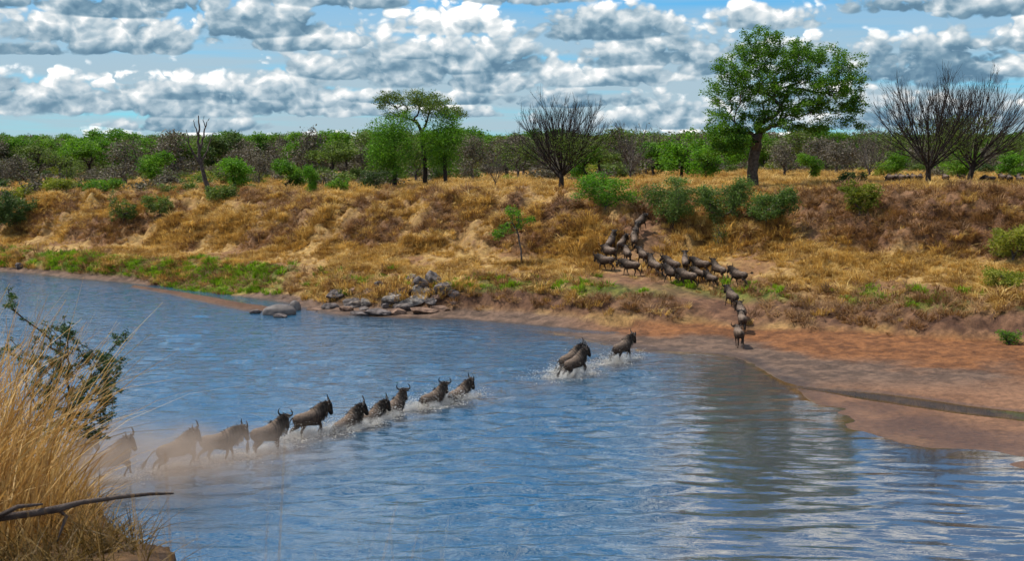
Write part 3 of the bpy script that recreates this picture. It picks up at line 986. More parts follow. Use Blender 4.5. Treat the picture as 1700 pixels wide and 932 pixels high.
# dead snag
r = np.random.default_rng(31)
b = base_at(346, 139)
pm = F / 139
def snag_line(pts, r0, r1):
    P = np.array([((x - 346) / pm, yy, (337 - y) / pm) for x, y, yy in pts])
    t = np.linspace(0, 1, len(P)); u = np.linspace(0, 1, len(P) * 3)
    Q = np.stack([np.interp(u, t, P[:, i]) for i in range(3)], 1) + r.normal(0, .035, (len(u), 3))
    return (Q, r0 + (r1 - r0) * u ** .8, 7)
V, Q = tubes([snag_line(((348, 342, 0), (345, 322, 0), (338, 298, 0), (332, 270, 0), (331, 245, 0), (333, 222, 0), (331, 204, .2)), .34, .05),
              snag_line(((332, 262, 0), (338, 240, .3), (341, 222, .5), (347, 208, .6)), .15, .03), snag_line(((336, 288, 0), (324, 268, -.3), (317, 250, -.5), (314, 228, -.6)), .16, .03),
              snag_line(((334, 280, 0), (343, 262, .4), (349, 244, .6), (352, 232, .7)), .12, .025), snag_line(((332, 240, 0), (327, 222, -.2), (325, 210, -.3)), .09, .025),
              snag_line(((341, 222, .5), (338, 212, .4), (339, 205, .4)), .06, .02), snag_line(((317, 250, -.5), (311, 242, -.7), (309, 234, -.8)), .06, .02), snag_line(((349, 244, .6), (355, 240, .8)), .05, .02)])
plant('dead_tree', 'dead bare snag with forked top on edge of the bank', 'tree', b, mesh_np('trunk', V, quads=Q, smooth=True), None, 'bark_dead')

# small sapling on the slope
g = ground_at(866, 437)
r = np.random.default_rng(32)
T = Tree(r, 0.18); pm = F / g[1]
T.trunk([(0, 0, -.1), (-.05, 0, 1.0), (-.25, 0, 2.0), (-.4, 0, 2.7)])
sp_ = [((cx - 866) / pm, r.uniform(-.4, .4), (437 - cy) / pm, rx / pm, rx / pm, ry / pm) for cx, cy, rx, ry in
       ((852, 350, 16, 9), (826, 386, 13, 11), (876, 366, 18, 7), (852, 374, 18, 7), (858, 356, 14, 8), (842, 380, 12, 9))]
T.grow(in_blobs(sp_, 110, r), 1.2, minh=.8).radii(0.012, rmax=.075)
plant('sapling', 'small tree with tufts of dark green leaves alone on grassy slope', 'tree', g, T.wood('trunk'), T.leaves('crown', 1500, .13, .17, .04), 'bark_grey', 'leaf_green')


def bush(px, py, rx, ry, lmat, label, seed, n=5000, leaf=.17, name='bush', wmat='bark_grey', depth=None):
    r = np.random.default_rng(seed)
    g = ground_at(px, py) if depth is None else base_at(px, depth)
    pm = F / g[1]
    w, h = rx / pm, ry / pm
    T = Tree(r, .3)
    T.trunk([(0, 0, -.3), (0, 0, .1 * h), (r.uniform(-.1, .1) * w, 0, .25 * h)])
    bl = [(0, 0, h * .45, w * .62, w * .6, h * .42)]
    for i in range(9):
        a = r.uniform(0, 6.28)
        bl.append((math.cos(a) * w * r.uniform(.5, .85), math.sin(a) * w * .55, h * r.uniform(.25, .85), w * r.uniform(.22, .42), w * .36, h * r.uniform(.16, .3)))
    T.grow(in_blobs(bl, 190, r, .2), 1.0).radii(.012, rmax=.09)
    return plant(name, label, 'bush', g, T.wood('stem'), T.leaves('foliage', n, max(.12, w * .10), leaf, .05), wmat, lmat, crown='foliage', trunk='stem')


bush(1006, 345, 52, 56, 'leaf_bright', 'brightest green bush on bank edge beneath the bare fan tree', 41, 6500, name='leafy_bush')
bush(1118, 378, 52, 80, 'leaf_grey', 'large grey-green bush above climbing animals, nearest the trail', 42, 9000)
bush(1200, 374, 52, 74, 'leaf_grey', 'middle of three grey-green bushes below the tallest tree', 43, 9000)
bush(1274, 380, 44, 68, 'leaf_grey', 'grey-green bush farthest from the trail, lowest of three on slope', 44, 7500)
bush(1427, 356, 32, 56, 'leaf_yellow', 'yellow-green bush at lip of the eroded bank below the plain', 45, 4500)
bush(28, 378, 40, 58, 'leaf_dark', 'dark green bush on slope at the far left edge', 46, 7000, leaf=.24)
bush(172, 322, 34, 26, 'leaf_green', 'low green shrub on the plain behind the left slope', 47, 2600, leaf=.24)
bush(95, 318, 30, 24, 'leaf_yellow', 'low yellowish shrub near the dark bush on the left', 48, 2200, leaf=.24)
bush(266, 362, 26, 40, 'leaf_olive', 'olive tuft of shrub halfway down the left slope', 49, 2600, leaf=.2)
bush(365, 338, 34, 34, 'leaf_olive', 'olive shrub at the foot of the dead snag', 50, 3000, leaf=.22)
bush(205, 372, 22, 50, 'leaf_olive', 'narrow olive shrub on the left slope beside grass tussocks', 51, 1800, leaf=.2)
bush(1196, 417, 13, 52, 'leaf_olive', 'spindly thin shrub on slope above the walking herd', 52, 500, leaf=.13)
bush(1682, 430, 48, 62, 'leaf_yellow', 'yellow-green tussocky shrub at far right of terrace', 53, 5500, leaf=.17)
bush(1672, 478, 42, 30, 'leaf_yellow', 'low yellow-green shrub under tussocky shrub at far right', 54, 3500, leaf=.15)
bush(1412, 312, 24, 28, 'leaf_dark', 'dark green shrub on plain behind the yellow-green bush', 55, 2200, leaf=.2, depth=122)
bush(562, 322, 20, 26, 'leaf_green', 'green leaning shrub on bank edge left of the tree clump', 56, 1600, leaf=.2)
bush(620, 318, 26, 34, 'leaf_dark', 'dark shrub at the foot of the leafy clump', 57, 2200, leaf=.2)
bush(1675, 572, 20, 24, 'leaf_green', 'small green shrub at foot of low bank on right', 58, 1000, leaf=.11)


# ------------------------------------------------------------------ woodland prototypes
def proto(kind, seed):
    r = np.random.default_rng(seed)
    T = Tree(r, .4)
    if kind == 'green':
        T.trunk([(0, 0, -.2), (.05, 0, .8), (r.uniform(-.3, .3), 0, 1.7)])
        bl = [(r.uniform(-1.5, 1.5), r.uniform(-1.5, 1.5), r.uniform(1.5, 4.5), 1.3, 1.3, 1.0) for _ in range(8)]
        T.grow(in_blobs(bl, 150, r), 1.2, .8).radii(.014, rmax=.16)
        return T.wood('trunk'), T.leaves('crown', 4200, .32, .30, .05)
    if kind == 'umbrella':
        T.trunk([(0, 0, -.2), (.1, 0, 1.2), (r.uniform(-.4, .4), 0, 2.2)])
        bl = [(r.uniform(-2, 2), r.uniform(-2, 2), r.uniform(3.0, 5.0), 1.4, 1.4, .6) for _ in range(8)]
        T.grow(in_blobs(bl, 170, r), 1.0, 1.2).radii(.014, rmax=.17)
        return T.wood('trunk'), T.leaves('crown', 3600, .30, .28, .045)
    if kind == 'thorn':
        T.trunk([(0, 0, -.2), (0, 0, .7), (r.uniform(-.2, .2), 0, 1.3)])
        bl = [(r.uniform(-1.8, 1.8), r.uniform(-1.8, 1.8), r.uniform(1.4, 4.5), 1.2, 1.2, 1.0) for _ in range(8)]
        T.grow(in_blobs(bl, 330, r), 1.9, .5, bend=.6).radii(.013, rmax=.15)
        return T.wood('trunk'), T.leaves('crown', 1900, .35, .26, .03)
    if kind == 'bare':
        w, tp = broom(r, 5.3, 4.6, 1.1, .12, n1=12, n2=7, n3=4)
        return w, leaf_mesh('crown', tp[r.integers(0, len(tp), 500)] + r.normal(0, .2, (500, 3)), .16, r)


PROTO = {}
for kind, lm, wm, seeds in (('green', 'leaf_bright', 'bark_dark', (61, 62)), ('green', 'leaf_green', 'bark_dark', (63, 64)), ('umbrella', 'leaf_green', 'bark_dark', (65, 66)),
                            ('umbrella', 'leaf_olive', 'bark_dark', (67,)), ('thorn', 'leaf_olive', 'bark_grey', (68, 69)), ('thorn', 'leaf_twig', 'bark_grey', (70, 71, 72)),
                            ('bare', 'leaf_twig', 'bark_grey', (73, 74)), ('green', 'leaf_dark', 'bark_dark', (75, 76))):
    for sd in seeds:
        w, l = proto(kind, sd)
        w.materials.append(M[wm]); l.materials.append(M[lm])
        PROTO.setdefault(kind + ':' + lm[5:], []).append((w, l))

NAMEK = {'green:bright': ('leafy_tree', 'bright green leafy tree'), 'green:green': ('leafy_tree', 'mid green leafy tree'), 'umbrella:green': ('umbrella_tree', 'flat-topped green tree'),
         'umbrella:olive': ('umbrella_tree', 'flat-topped olive tree'), 'thorn:olive': ('thorn_tree', 'olive thorn tree'), 'thorn:twig': ('thorn_tree', 'grey-brown twiggy thorn tree'),
         'bare:twig': ('bare_tree', 'leafless grey tree'), 'green:dark': ('leafy_tree', 'dark green rounded tree')}


def woodland_tree(kind, px, d, hpx, label, group, r, wide=1.0):
    w, l = PROTO[kind][int(r.integers(len(PROTO[kind])))]
    b = base_at(px, d)
    s = hpx * d / F / 5.3
    t = empty(NAMEK[kind][0], b, (0, 0, r.uniform(0, 6.28)), (s * wide, s * wide, s))
    tag(t, label, 'tree', group)
    a = link('trunk', w, None, t); c = link('crown', l, None, t)
    return t


r = np.random.default_rng(99)
NAMED = [
    ('green:bright', 390, 152, 66, 'bright green tree right of the dead snag', 1.0), ('green:green', 476, 150, 58, 'green tree between dead snag and small bank sapling', 1.0),
    ('green:bright', 515, 137, 62, 'slim bright green sapling at the lip of the bank', .55), ('umbrella:olive', 552, 175, 78, 'olive flat-topped tree left of the green clump', 1.0),
    ('green:green', 258, 180, 62, 'green tree left of the dead snag on the plain', 1.0), ('thorn:twig', 208, 185, 78, 'dark leafless thorn tree left of snag', 1.1),
    ('thorn:twig', 40, 190, 62, 'grey thorn tree behind the dark left bush', 1.3), ('thorn:olive', 100, 200, 60, 'olive thorn tree behind yellowish shrub', 1.2),
    ('thorn:twig', 430, 170, 52, 'small grey thorn tree between two green trees', 1.0), ('umbrella:green', 150, 215, 66, 'green flat-topped tree on the left plain', 1.1),
    ('bare:twig', 822, 133, 66, 'spindly bare sapling on bank left of the fan tree', .6), ('thorn:twig', 785, 160, 80, 'grey thorn tree right of the green clump', .9),
    ('thorn:olive', 860, 170, 68, 'olive thorn tree left of the fan tree', 1.1), ('umbrella:olive', 995, 165, 62, 'olive tree behind the brightest green bush', 1.0),
    ('bare:twig', 1046, 165, 78, 'pale grey bare tree right of the fan tree', 1.0), ('green:bright', 1132, 160, 84, 'bright green tree left of the tallest tree', 1.0),
    ('green:green', 1085, 185, 60, 'green tree behind the trail head', 1.1), ('green:bright', 1172, 150, 62, 'low bright green tree beside the tallest tree', 1.1),
    ('green:green', 1344, 140, 50, 'small round green tree right of the tallest trunk', .8), ('thorn:twig', 1302, 165, 66, 'grey thorn tree behind the tallest trunk', 1.1),
    ('thorn:twig', 1388, 170, 78, 'grey thorn tree behind the small round tree', 1.1), ('bare:twig', 1443, 150, 92, 'tall bare grey tree left of the nearer dark tree', .9),
    ('green:green', 1488, 155, 50, 'green tree left of the grazing row', 1.0), ('green:green', 1600, 140, 62, 'green tree behind the wide leaning tree', 1.0),
    ('green:bright', 1685, 140, 58, 'bright green tree at the right edge of the plain', 1.0), ('thorn:olive', 1565, 165, 70, 'olive thorn tree between the two dark bare trees', 1.0),
    ('green:green', 975, 140, 70, 'green tree tucked behind right side of fan tree', .8), ('thorn:twig', 602, 180, 62, 'grey thorn tree just left of the clump', 1.0),
    ('thorn:olive', 690, 165, 70, 'olive thorn tree seen beneath the clump', 1.1), ('bare:twig', 640, 190, 62, 'bare grey tree behind the clump', 1.0),
]
for kd, px, d, hp, lb, wd in NAMED:
    woodland_tree(kd, px, d, hp, lb, 'trees on the plain', r, wd)

# rows of alike trees farther back, each its own object
KP = [('thorn:twig', .36), ('thorn:olive', .20), ('umbrella:olive', .10), ('umbrella:green', .07), ('green:green', .08), ('green:bright', .05), ('bare:twig', .10), ('green:dark', .05)]
kp = np.array([p for _, p in KP]); kp /= kp.sum()
used = []
cnt = 0
while cnt < 190:
    d = 175 + 185 * r.uniform() ** 0.8
    px = r.uniform(-60, 1760)
    X_ = (px - 850) / F * d
    if any((X_ - u[0]) ** 2 + (d - u[1]) ** 2 < 18 for u in used):
        continue
    used.append((X_, d))
    kd = KP[int(r.choice(len(KP), p=kp))][0]
    hm = r.uniform(4.6, 8.2)
    LM = ((60, 'the dark left-edge bush'), (230, 'the low green shrub'), (420, 'the dead snag'), (590, 'the lip sapling'), (780, 'the clump of three trees'), (1000, 'the bare fan tree'),
          (1150, 'the trail head'), (1330, 'the tallest tree'), (1460, 'the small round tree'), (9999, 'the two dark bare trees'))
    row = 'front' if d < 215 else 'second' if d < 262 else 'third' if d < 312 else 'last'
    lbl = NAMEK[kd][1] + ' in %s woodland row beyond ' % row + next(nm for lim, nm in LM if px < lim)
    woodland_tree(kd, px, d, hm * F / d, lbl, NAMEK[kd][1] + 's of the woodland', r, r.uniform(.9, 1.3))
    cnt += 1


# ------------------------------------------------------------------ scattered masses (one object each): far wood and grass
def scatter(name, label, protos, P, rot, scl, idx, kind='stuff', cat=None):
    pc = bpy.data.collections.new(name + '_pieces')
    for i, (nm, me) in enumerate(protos):
        o = bpy.data.objects.new('%s_%02d' % (nm, i), me)
        pc.objects.link(o)
    me = bpy.data.meshes.new(name)
    n = len(P)
    me.vertices.add(n)
    me.vertices.foreach_set('co', np.asarray(P, np.float32).ravel())
    a = me.attributes.new('rot', 'FLOAT_VECTOR', 'POINT'); a.data.foreach_set('vector', np.asarray(rot, np.float32).ravel())
    a = me.attributes.new('scl', 'FLOAT_VECTOR', 'POINT'); a.data.foreach_set('vector', np.asarray(scl, np.float32).ravel())
    a = me.attributes.new('idx', 'INT', 'POINT'); a.data.foreach_set('value', np.asarray(idx, np.int32))
    o = link(name, me)
    tag(o, label, cat, kind=kind)
    g = bpy.data.node_groups.new(name, 'GeometryNodeTree')
    g.interface.new_socket('Geometry', in_out='INPUT', socket_type='NodeSocketGeometry')
    g.interface.new_socket('Geometry', in_out='OUTPUT', socket_type='NodeSocketGeometry')
    gi = g.nodes.new('NodeGroupInput'); go = g.nodes.new('NodeGroupOutput')
    ci = g.nodes.new('GeometryNodeCollectionInfo')
    ci.inputs[0].default_value = pc
    ci.inputs['Separate Children'].default_value = True
    ci.inputs['Reset Children'].default_value = True
    ip = g.nodes.new('GeometryNodeInstanceOnPoints')
    ip.inputs['Pick Instance'].default_value = True
    def na(nm, typ):
        nd = g.nodes.new('GeometryNodeInputNamedAttribute'); nd.data_type = typ; nd.inputs[0].default_value = nm
        return nd.outputs[0]
    g.links.new(gi.outputs[0], ip.inputs['Points'])
    g.links.new(ci.outputs[0], ip.inputs['Instance'])
    g.links.new(na('idx', 'INT'), ip.inputs['Instance Index'])
    g.links.new(na('rot', 'FLOAT_VECTOR'), ip.inputs['Rotation'])
    g.links.new(na('scl', 'FLOAT_VECTOR'), ip.inputs['Scale'])
    g.links.new(ip.outputs[0], go.inputs[0])
    md = o.modifiers.new('scatter', 'NODES')
    md.node_group = g
    return o


far_protos = []
for kd in ('thorn:twig', 'thorn:olive', 'umbrella:olive', 'umbrella:green', 'green:green', 'green:dark'):
    for w, l in PROTO[kd]:
        # crown and stem joined into one mesh for the distant mass
        bmj = bmesh.new(); bmj.from_mesh(l); bmj.from_mesh(w)
        me = bpy.data.meshes.new('far_tree'); bmj.to_mesh(me); bmj.free()
        me.materials.append(l.materials[0])
        far_protos.append(('far_tree', me))
r = np.random.default_rng(123)
n = 3800
d = 250 + 800 * r.uniform(size=n) ** 1.45
X_ = r.uniform(-.55, .55, n) * d
P = np.stack([X_, d, height(X_, d) - .2], 1)
w_ = np.array([3, 3, 3, 2.5, 2.5, 2, 2, 1.4, 1.2, 1.2, 1.0, 1.0, 1.5, 1.5][:len(far_protos)]); w_ /= w_.sum()
sc = r.uniform(.85, 1.45, n)
scatter('far_wood', 'distant woodland forming the treeline on the horizon', far_protos, P, np.stack([0 * d, 0 * d, r.uniform(0, 6.28, n)], 1),
        np.stack([sc * 1.15, sc * 1.15, sc], 1), r.choice(len(far_protos), n, p=w_), cat='woodland')


ug = []
for sd, lm in ((801, 'leaf_twig'), (802, 'leaf_olive'), (803, 'leaf_twig'), (804, 'leaf_yellow'), (805, 'leaf_dark'), (806, 'leaf_olive')):
    ru = np.random.default_rng(sd)
    Tu = Tree(ru, .3).trunk([(0, 0, -.2), (0, 0, .1), (.05, 0, .3)])
    Tu.grow(in_blobs([(ru.uniform(-.6, .6), ru.uniform(-.6, .6), ru.uniform(.5, 1.2), .7, .7, .55) for _ in range(5)], 90, ru), 1.4).radii(.012, rmax=.06)
    l = Tu.leaves('undergrowth', 900, .22, .22, .05); w = Tu.wood('undergrowth')
    bmj = bmesh.new(); bmj.from_mesh(l); bmj.from_mesh(w)
    me = bpy.data.meshes.new('undergrowth'); bmj.to_mesh(me); bmj.free(); me.materials.append(M[lm])
    ug.append(('undergrowth', me))
n = 1500
d = 150 + 260 * r.uniform(size=n) ** .9
X_ = r.uniform(-.45, .45, n) * d
keep = (fbm(X_ * .03, d * .02, 811, 3) + .25 * sstep(d, 180, 260)) > .47
X_, d = X_[keep], d[keep]; n = len(d)
sc = r.uniform(.6, 1.6, n)
scatter('undergrowth', 'low tangled scrub between the trees of the woodland', ug, np.stack([X_, d, height(X_, d) - .05], 1), np.stack([0 * d, 0 * d, r.uniform(0, 6.28, n)], 1),
        np.stack([sc * 1.25, sc * 1.25, sc], 1), r.choice(6, n, p=[.26, .22, .2, .1, .1, .12]), cat='undergrowth')


def tuft(name, r, n, h, spread, width, lean, mat):
    V = []; T_ = []; tone = []
    for i in range(n):
        a = r.uniform(0, 6.28); rr = spread * math.sqrt(r.uniform())
        p0 = np.array([math.cos(a) * rr, math.sin(a) * rr, -0.06])
        b = a + r.normal(0, .7)
        dv = np.array([math.cos(b), math.sin(b), 0])
        hh = h * r.uniform(.45, 1.15); ln = lean * r.uniform(.2, 1.3) * hh
        sd = np.array([-dv[1], dv[0], 0]) * width * .5
        m = p0 + dv * ln * .35 + np.array([0, 0, hh * .7])
        e = p0 + dv * ln + np.array([0, 0, hh * (1.0 if lean < .9 else .72)])
        j = len(V)
        V += [p0 - sd, p0 + sd, m - sd * .8, m + sd * .8, e]
        T_ += [(j, j + 1, j + 3), (j, j + 3, j + 2), (j + 2, j + 3, j + 4)]
        tone += [r.uniform(0, 1)] * 5
    me = mesh_np(name, np.array(V), tris=np.array(T_))
    tn = np.array(tone)
    add_color(me, np.stack([tn] * 3, 1))
    me.materials.append(M[mat])
    return me


r = np.random.default_rng(77)
tufts_dry = [('tuft', tuft('tuft', r, 56, .42, .24, .026, .8, 'grass_dry')) for _ in range(5)]
tufts_flop = [('tuft', tuft('tuft', r, 60, .45, .3, .026, 1.5, 'grass_dry')) for _ in range(4)]
tufts_brown = [('tuft', tuft('tuft', r, 56, .42, .3, .026, 1.5, 'grass_brown')) for _ in range(4)]
tufts_green = [('tuft', tuft('tuft', r, 70, .34, .3, .04, .8, 'grass_green')) for _ in range(4)]


def sample_zone(n, ylo, yhi, wfun, r):
    s = r.uniform(-.42, .42, n * 5); Y = np.sqrt(r.uniform(ylo ** 2, yhi ** 2, n * 5)); X = s * Y
    z, zone, w = height(X, Y, full=True)
    n1 = fbm(X * 0.35, Y * 0.35, 71, 4)
    gx = (height(X + .3, Y) - z) / .3; gy = (height(X, Y + .3) - z) / .3
    p = wfun(X, Y, z, zone, w, n1) * np.minimum(np.sqrt(1 + gx ** 2 + gy ** 2), 3.0) * .7
    k = r.uniform(size=len(X)) < p
    return np.stack([X, Y, z], 1)[k][:n], zone[k][:n]


def rand_rot(n, r, tilt=.2):
    return np.stack([r.normal(0, tilt, n), r.normal(0, tilt, n), r.uniform(0, 6.28, n)], 1)


clump = lambda X, Y, sd: sstep(fbm(X * .3, Y * .25, sd, 3), .38, .62)
P, zn = sample_zone(52000, 78, 220, lambda X, Y, z, zone, w, n1: np.clip((w['terr'] * .7 + w['up'] * .8 * (1 - .8 * sstep(n1, .5, .68)) * (1 - .72 * sstep(X / Y, .18, .25)) + w['plat'] * .5 * (1 - sstep(Y, 150, 240)) + w['low'] * (.06 + .25 * sstep(-X / Y, 0, .1))) * (.12 + 1.1 * clump(X, Y, 501)) * (1 - np.exp(-(w['dt'] / 2.6) ** 2)), 0, 1), r)
n = len(P); s_ = r.uniform(.5, 1.35, n) * (0.65 + .7 * sstep(fbm(P[:, 0] * .3, P[:, 1] * .25, 501, 3), .4, .7)) * np.where((zn > 6.3) & (zn < 8.2), .72, 1.0)
scatter('dry_grass', 'golden dry grass tussocks covering the terrace and slope', tufts_dry + tufts_flop, P, rand_rot(n, r), np.stack([s_ * 1.2, s_ * 1.2, s_], 1), r.integers(0, 9, n), cat='grass')
P, zn = sample_zone(16000, 78, 170, lambda X, Y, z, zone, w, n1: np.clip((w['up'] * (sstep(n1, .42, .6) * .8 + .35 * sstep(X / Y, .18, .25)) + w['low'] * .3) * (1 - np.exp(-(w['dt'] / 2.6) ** 2)), 0, 1), r)
n = len(P); s_ = r.uniform(.5, 1.4, n)
scatter('withered_grass', 'brown withered grass hanging on the eroded banks', tufts_brown, P, rand_rot(n, r, .35), np.stack([s_ * 1.2, s_ * 1.2, s_], 1), r.integers(0, 4, n), cat='grass')
P, zn = sample_zone(7000, 80, 150, lambda X, Y, z, zone, w, n1: np.clip((w['low'] * (sstep(-X / Y, .10, .25) * 1.0 + .35 * sstep(zone, 5.2, 5.8)) * sstep(n1 + .08, .38, .56)) * (1 - np.exp(-(w['dt'] / 2.6) ** 2)), 0, 1), r)
n = len(P); s_ = r.uniform(.6, 1.4, n)
scatter('green_grass', 'fresh green grass fringing the low bank above the water', tufts_green, P, rand_rot(n, r), np.stack([s_ * 1.3, s_ * 1.3, s_], 1), r.integers(0, 4, n), cat='grass')

# ------------------------------------------------------------------ rocks by the water
M['rock'] = mat_simple('rock', (0.07, 0.057, 0.052), (0.21, 0.175, 0.155), 2.2, 0.85, 0.8, 5.0)
M['rock_dark'] = mat_simple('rock_dark', (0.055, 0.045, 0.042), (0.17, 0.14, 0.13), 2.5, 0.85, 0.8, 6.0)
M['rock_pale'] = mat_simple('rock_pale', (0.11, 0.092, 0.078), (0.31, 0.275, 0.24), 2.2, 0.85, 0.8, 5.0)
M['rock_brown'] = mat_simple('rock_brown', (0.10, 0.06, 0.042), (0.26, 0.165, 0.115), 2.2, 0.88, 0.8, 5.0)
M['rock_smooth'] = mat_simple('rock_smooth', (0.10, 0.085, 0.078), (0.17, 0.145, 0.13), 2.0, 0.6, 0.25, 9.0)


def rock(px, py, rx, ry, mat, label, seed, group=None, smooth=False, inwater=False, name='rock'):
    r = np.random.default_rng(seed)
    g = at_z(px, py + ry * .8) if inwater else ground_at(px, py + ry * .7)
    pm = F / g[1]
    bm = bmesh.new()
    bmesh.ops.create_icosphere(bm, subdivisions=4 if rx > 9 else 3, radius=1.0)
    V = np.array([v.co[:] for v in bm.verts])
    if not smooth:
        for i in range(11):                     # cleave flat faces
            n = r.normal(size=3); n /= np.linalg.norm(n)
            c = r.uniform(.45, .85)
            d = V @ n
            V -= np.where(d > c, d - c, 0)[:, None] * n[None, :] * .92
        nz = fbm(V[:, 0] * 2.5 + seed, V[:, 1] * 2.5 + V[:, 2] * 2.1, seed, 4) - .5
        V *= (1 + nz * .38)[:, None]
    else:
        nz = fbm(V[:, 0] * 1.3 + seed, V[:, 1] * 1.3 + V[:, 2] * 1.1, seed, 2) - .5
        V *= (1 + nz * .25)[:, None]
        V[:, 2] = np.where(V[:, 2] > 0, np.abs(V[:, 2]) ** .85, V[:, 2])
    V *= np.array([rx, rx * r.uniform(.6, .9), ry * 1.25]) / pm
    for v, c in zip(bm.verts, V): v.co = c
    for f in bm.faces: f.smooth = smooth
    me = bpy.data.meshes.new(name); bm.to_mesh(me); bm.free()
    o = link(name, me, M[mat])
    o.location = (g[0], g[1], g[2] + ry / pm * .35)
    o.rotation_euler = (0, 0, r.uniform(-.3, .3))
    tag(o, label, 'rock', group)


G1 = 'rocks heaped at the bend'
SM = 'small broken brown-grey rock among rubble at the waterline'
for i, (px, py, rx, ry, m, lb, kw) in enumerate([
    (681, 462, 13, 10, 'rock_dark', 'dark rock at upper left of the heap', {}),
    (699, 468, 15, 12, 'rock_dark', 'dark jagged rock in the middle of heap top', {}),
    (718, 462, 15, 15, 'rock', 'tallest grey rock crowning the heap', {}),
    (739, 479, 21, 14, 'rock', 'big rounded grey rock at right end of heap', {}),
    (754, 487, 10, 7, 'rock_dark', 'small dark rock beside big rounded rock', {}),
    (629, 475, 12, 8, 'rock', 'lone grey rock on slope left of the heap', {}),
    (613, 484, 10, 5, 'rock_brown', 'flat brown rock below lone grey rock', {}),
    (558, 486, 21, 8, 'rock_dark', 'long low dark slab farthest left of the rocks', {}),
    (586, 483, 13, 5, 'rock_brown', 'small brown slab beside the long dark slab', {}),
    (648, 494, 22, 10, 'rock_pale', 'pale sloping slab left of the white rock', {}),
    (674, 482, 15, 8, 'rock_brown', 'brown block in front of the heap', {}),
    (693, 482, 10, 9, 'rock_pale', 'small pale upright stone inside heap', {}),
    (711, 484, 11, 8, 'rock', 'grey stone under tallest rock', {}),
    (687, 499, 28, 13, 'rock_pale', 'largest whitish rock at the foot of heap', {}),
    (670, 507, 18, 8, 'rock', 'grey rock in front of whitish rock', {}),
    (726, 493, 13, 5, 'rock_brown', 'flat brown stone right of whitish rock', {}),
    (590, 502, 23, 9, 'rock', 'wide grey hump near the waterline', {}),
    (608, 501, 13, 9, 'rock_pale', 'pale knob beside wide grey hump', {}),
    (550, 507, 17, 6, 'rock_dark', 'low dark rock left of wide grey hump', {}),
    (627, 518, 30, 6, 'rock_dark', SM, {'group': G1}), (597, 520, 20, 5, 'rock_dark', SM, {'group': G1}),
    (655, 517, 20, 6, 'rock_brown', SM, {'group': G1}), (701, 515, 28, 5, 'rock_brown', SM, {'group': G1}), (731, 511, 18, 5, 'rock_brown', SM, {'group': G1}),
    (574, 512, 12, 5, 'rock_brown', SM, {'group': G1}), (640, 507, 10, 5, 'rock_dark', SM, {'group': G1}), (715, 503, 12, 6, 'rock', SM, {'group': G1}),
    (660, 487, 9, 5, 'rock', SM, {'group': G1}), (753, 504, 9, 4, 'rock_brown', SM, {'group': G1}), (604, 512, 9, 4, 'rock', SM, {'group': G1}),
    (464, 514, 27, 11, 'rock_smooth', 'large smooth rounded grey boulder lying in the water', {'smooth': True, 'inwater': True, 'name': 'boulder'}),
    (490, 507, 10, 10, 'rock_smooth', 'smooth upright grey boulder behind large smooth boulder', {'smooth': True, 'inwater': True, 'name': 'boulder'}),
    (463, 524, 14, 4, 'rock_dark', 'low dark rock in front of large smooth boulder', {'inwater': True}),
    (424, 517, 13, 4, 'rock_dark', 'dark flat rock at tip of the sand spit', {'inwater': True}),
    (503, 495, 15, 4, 'rock_brown', 'pinkish flat rock behind upright boulder', {'smooth': True, 'inwater': True}),
    (471, 496, 9, 5, 'rock_brown', 'brown stone on edge of the inlet', {'inwater': True}),
    (524, 512, 16, 4, 'rock_brown', 'low brown rock between boulders and rubble', {'inwater': True}),
    (35, 440, 10, 6, 'rock_dark', 'dark rock on green bank at far left', {}),
]):
    rock(px, py, rx, ry, m, lb, 700 + i, **kw)

# ------------------------------------------------------------------ wildebeest
M['hide'] = None
m, k = new_mat('hide')
tone = k.n('ShaderNodeAttribute', attribute_name='tone').outputs['Color']
tc = k.n('ShaderNodeTexCoord').outputs['Object']
f = k.ss(k.noise(tc, 7.0, 6, 0.65), 0.3, 0.7, 0.55, 1.4)
oi = k.n('ShaderNodeObjectInfo').outputs['Random']
f = k.m('MULTIPLY', f, k.m('ADD', 0.85, k.m('MULTIPLY', oi, 0.3)))
colr = k.vm('MULTIPLY', tone, k.n('ShaderNodeCombineXYZ', {0: f, 1: f, 2: f}).outputs[0])
bp = k.n('ShaderNodeBump', {'Strength': 0.8, 'Distance': 0.03, 'Height': k.noise(tc, 18.0, 4, 0.65)})
p = k.n('ShaderNodeBsdfPrincipled', {'Base Color': colr, 'Roughness': 0.75, 'Normal': bp.outputs[0]})
p.inputs['Specular IOR Level'].default_value = 0.18
finish(k, p.outputs[0])
M['hide'] = m
M['hair'] = mat_simple('black_hair', (0.012, 0.010, 0.009), (0.035, 0.028, 0.024), 12, 0.6, .2)
M['horn'] = mat_simple('horn', (0.02, 0.017, 0.015), (0.055, 0.045, 0.038), 12, 0.45, .2)
M['beard'] = mat_simple('beard_hair', (0.05, 0.038, 0.03), (0.16, 0.12, 0.085), 12, 0.7, .2)


def loft(bm, C, A, B, RA, RB, n=12):
    """closed skin through elliptical rings: centres C, axes A and B with radii RA, RB"""
    rings = []
    for c, a, b, ra, rb in zip(C, A, B, RA, RB):
        rings.append([bm.verts.new(tuple(np.asarray(c) + np.asarray(a) * math.cos(t) * ra + np.asarray(b) * math.sin(t) * rb)) for t in np.arange(n) * 2 * math.pi / n])
    for r0, r1 in zip(rings, rings[1:]):
        for i in range(n):
            bm.faces.new((r0[i], r0[(i + 1) % n], r1[(i + 1) % n], r1[i]))
    bm.faces.new(rings[0][::-1]); bm.faces.new(rings[-1])


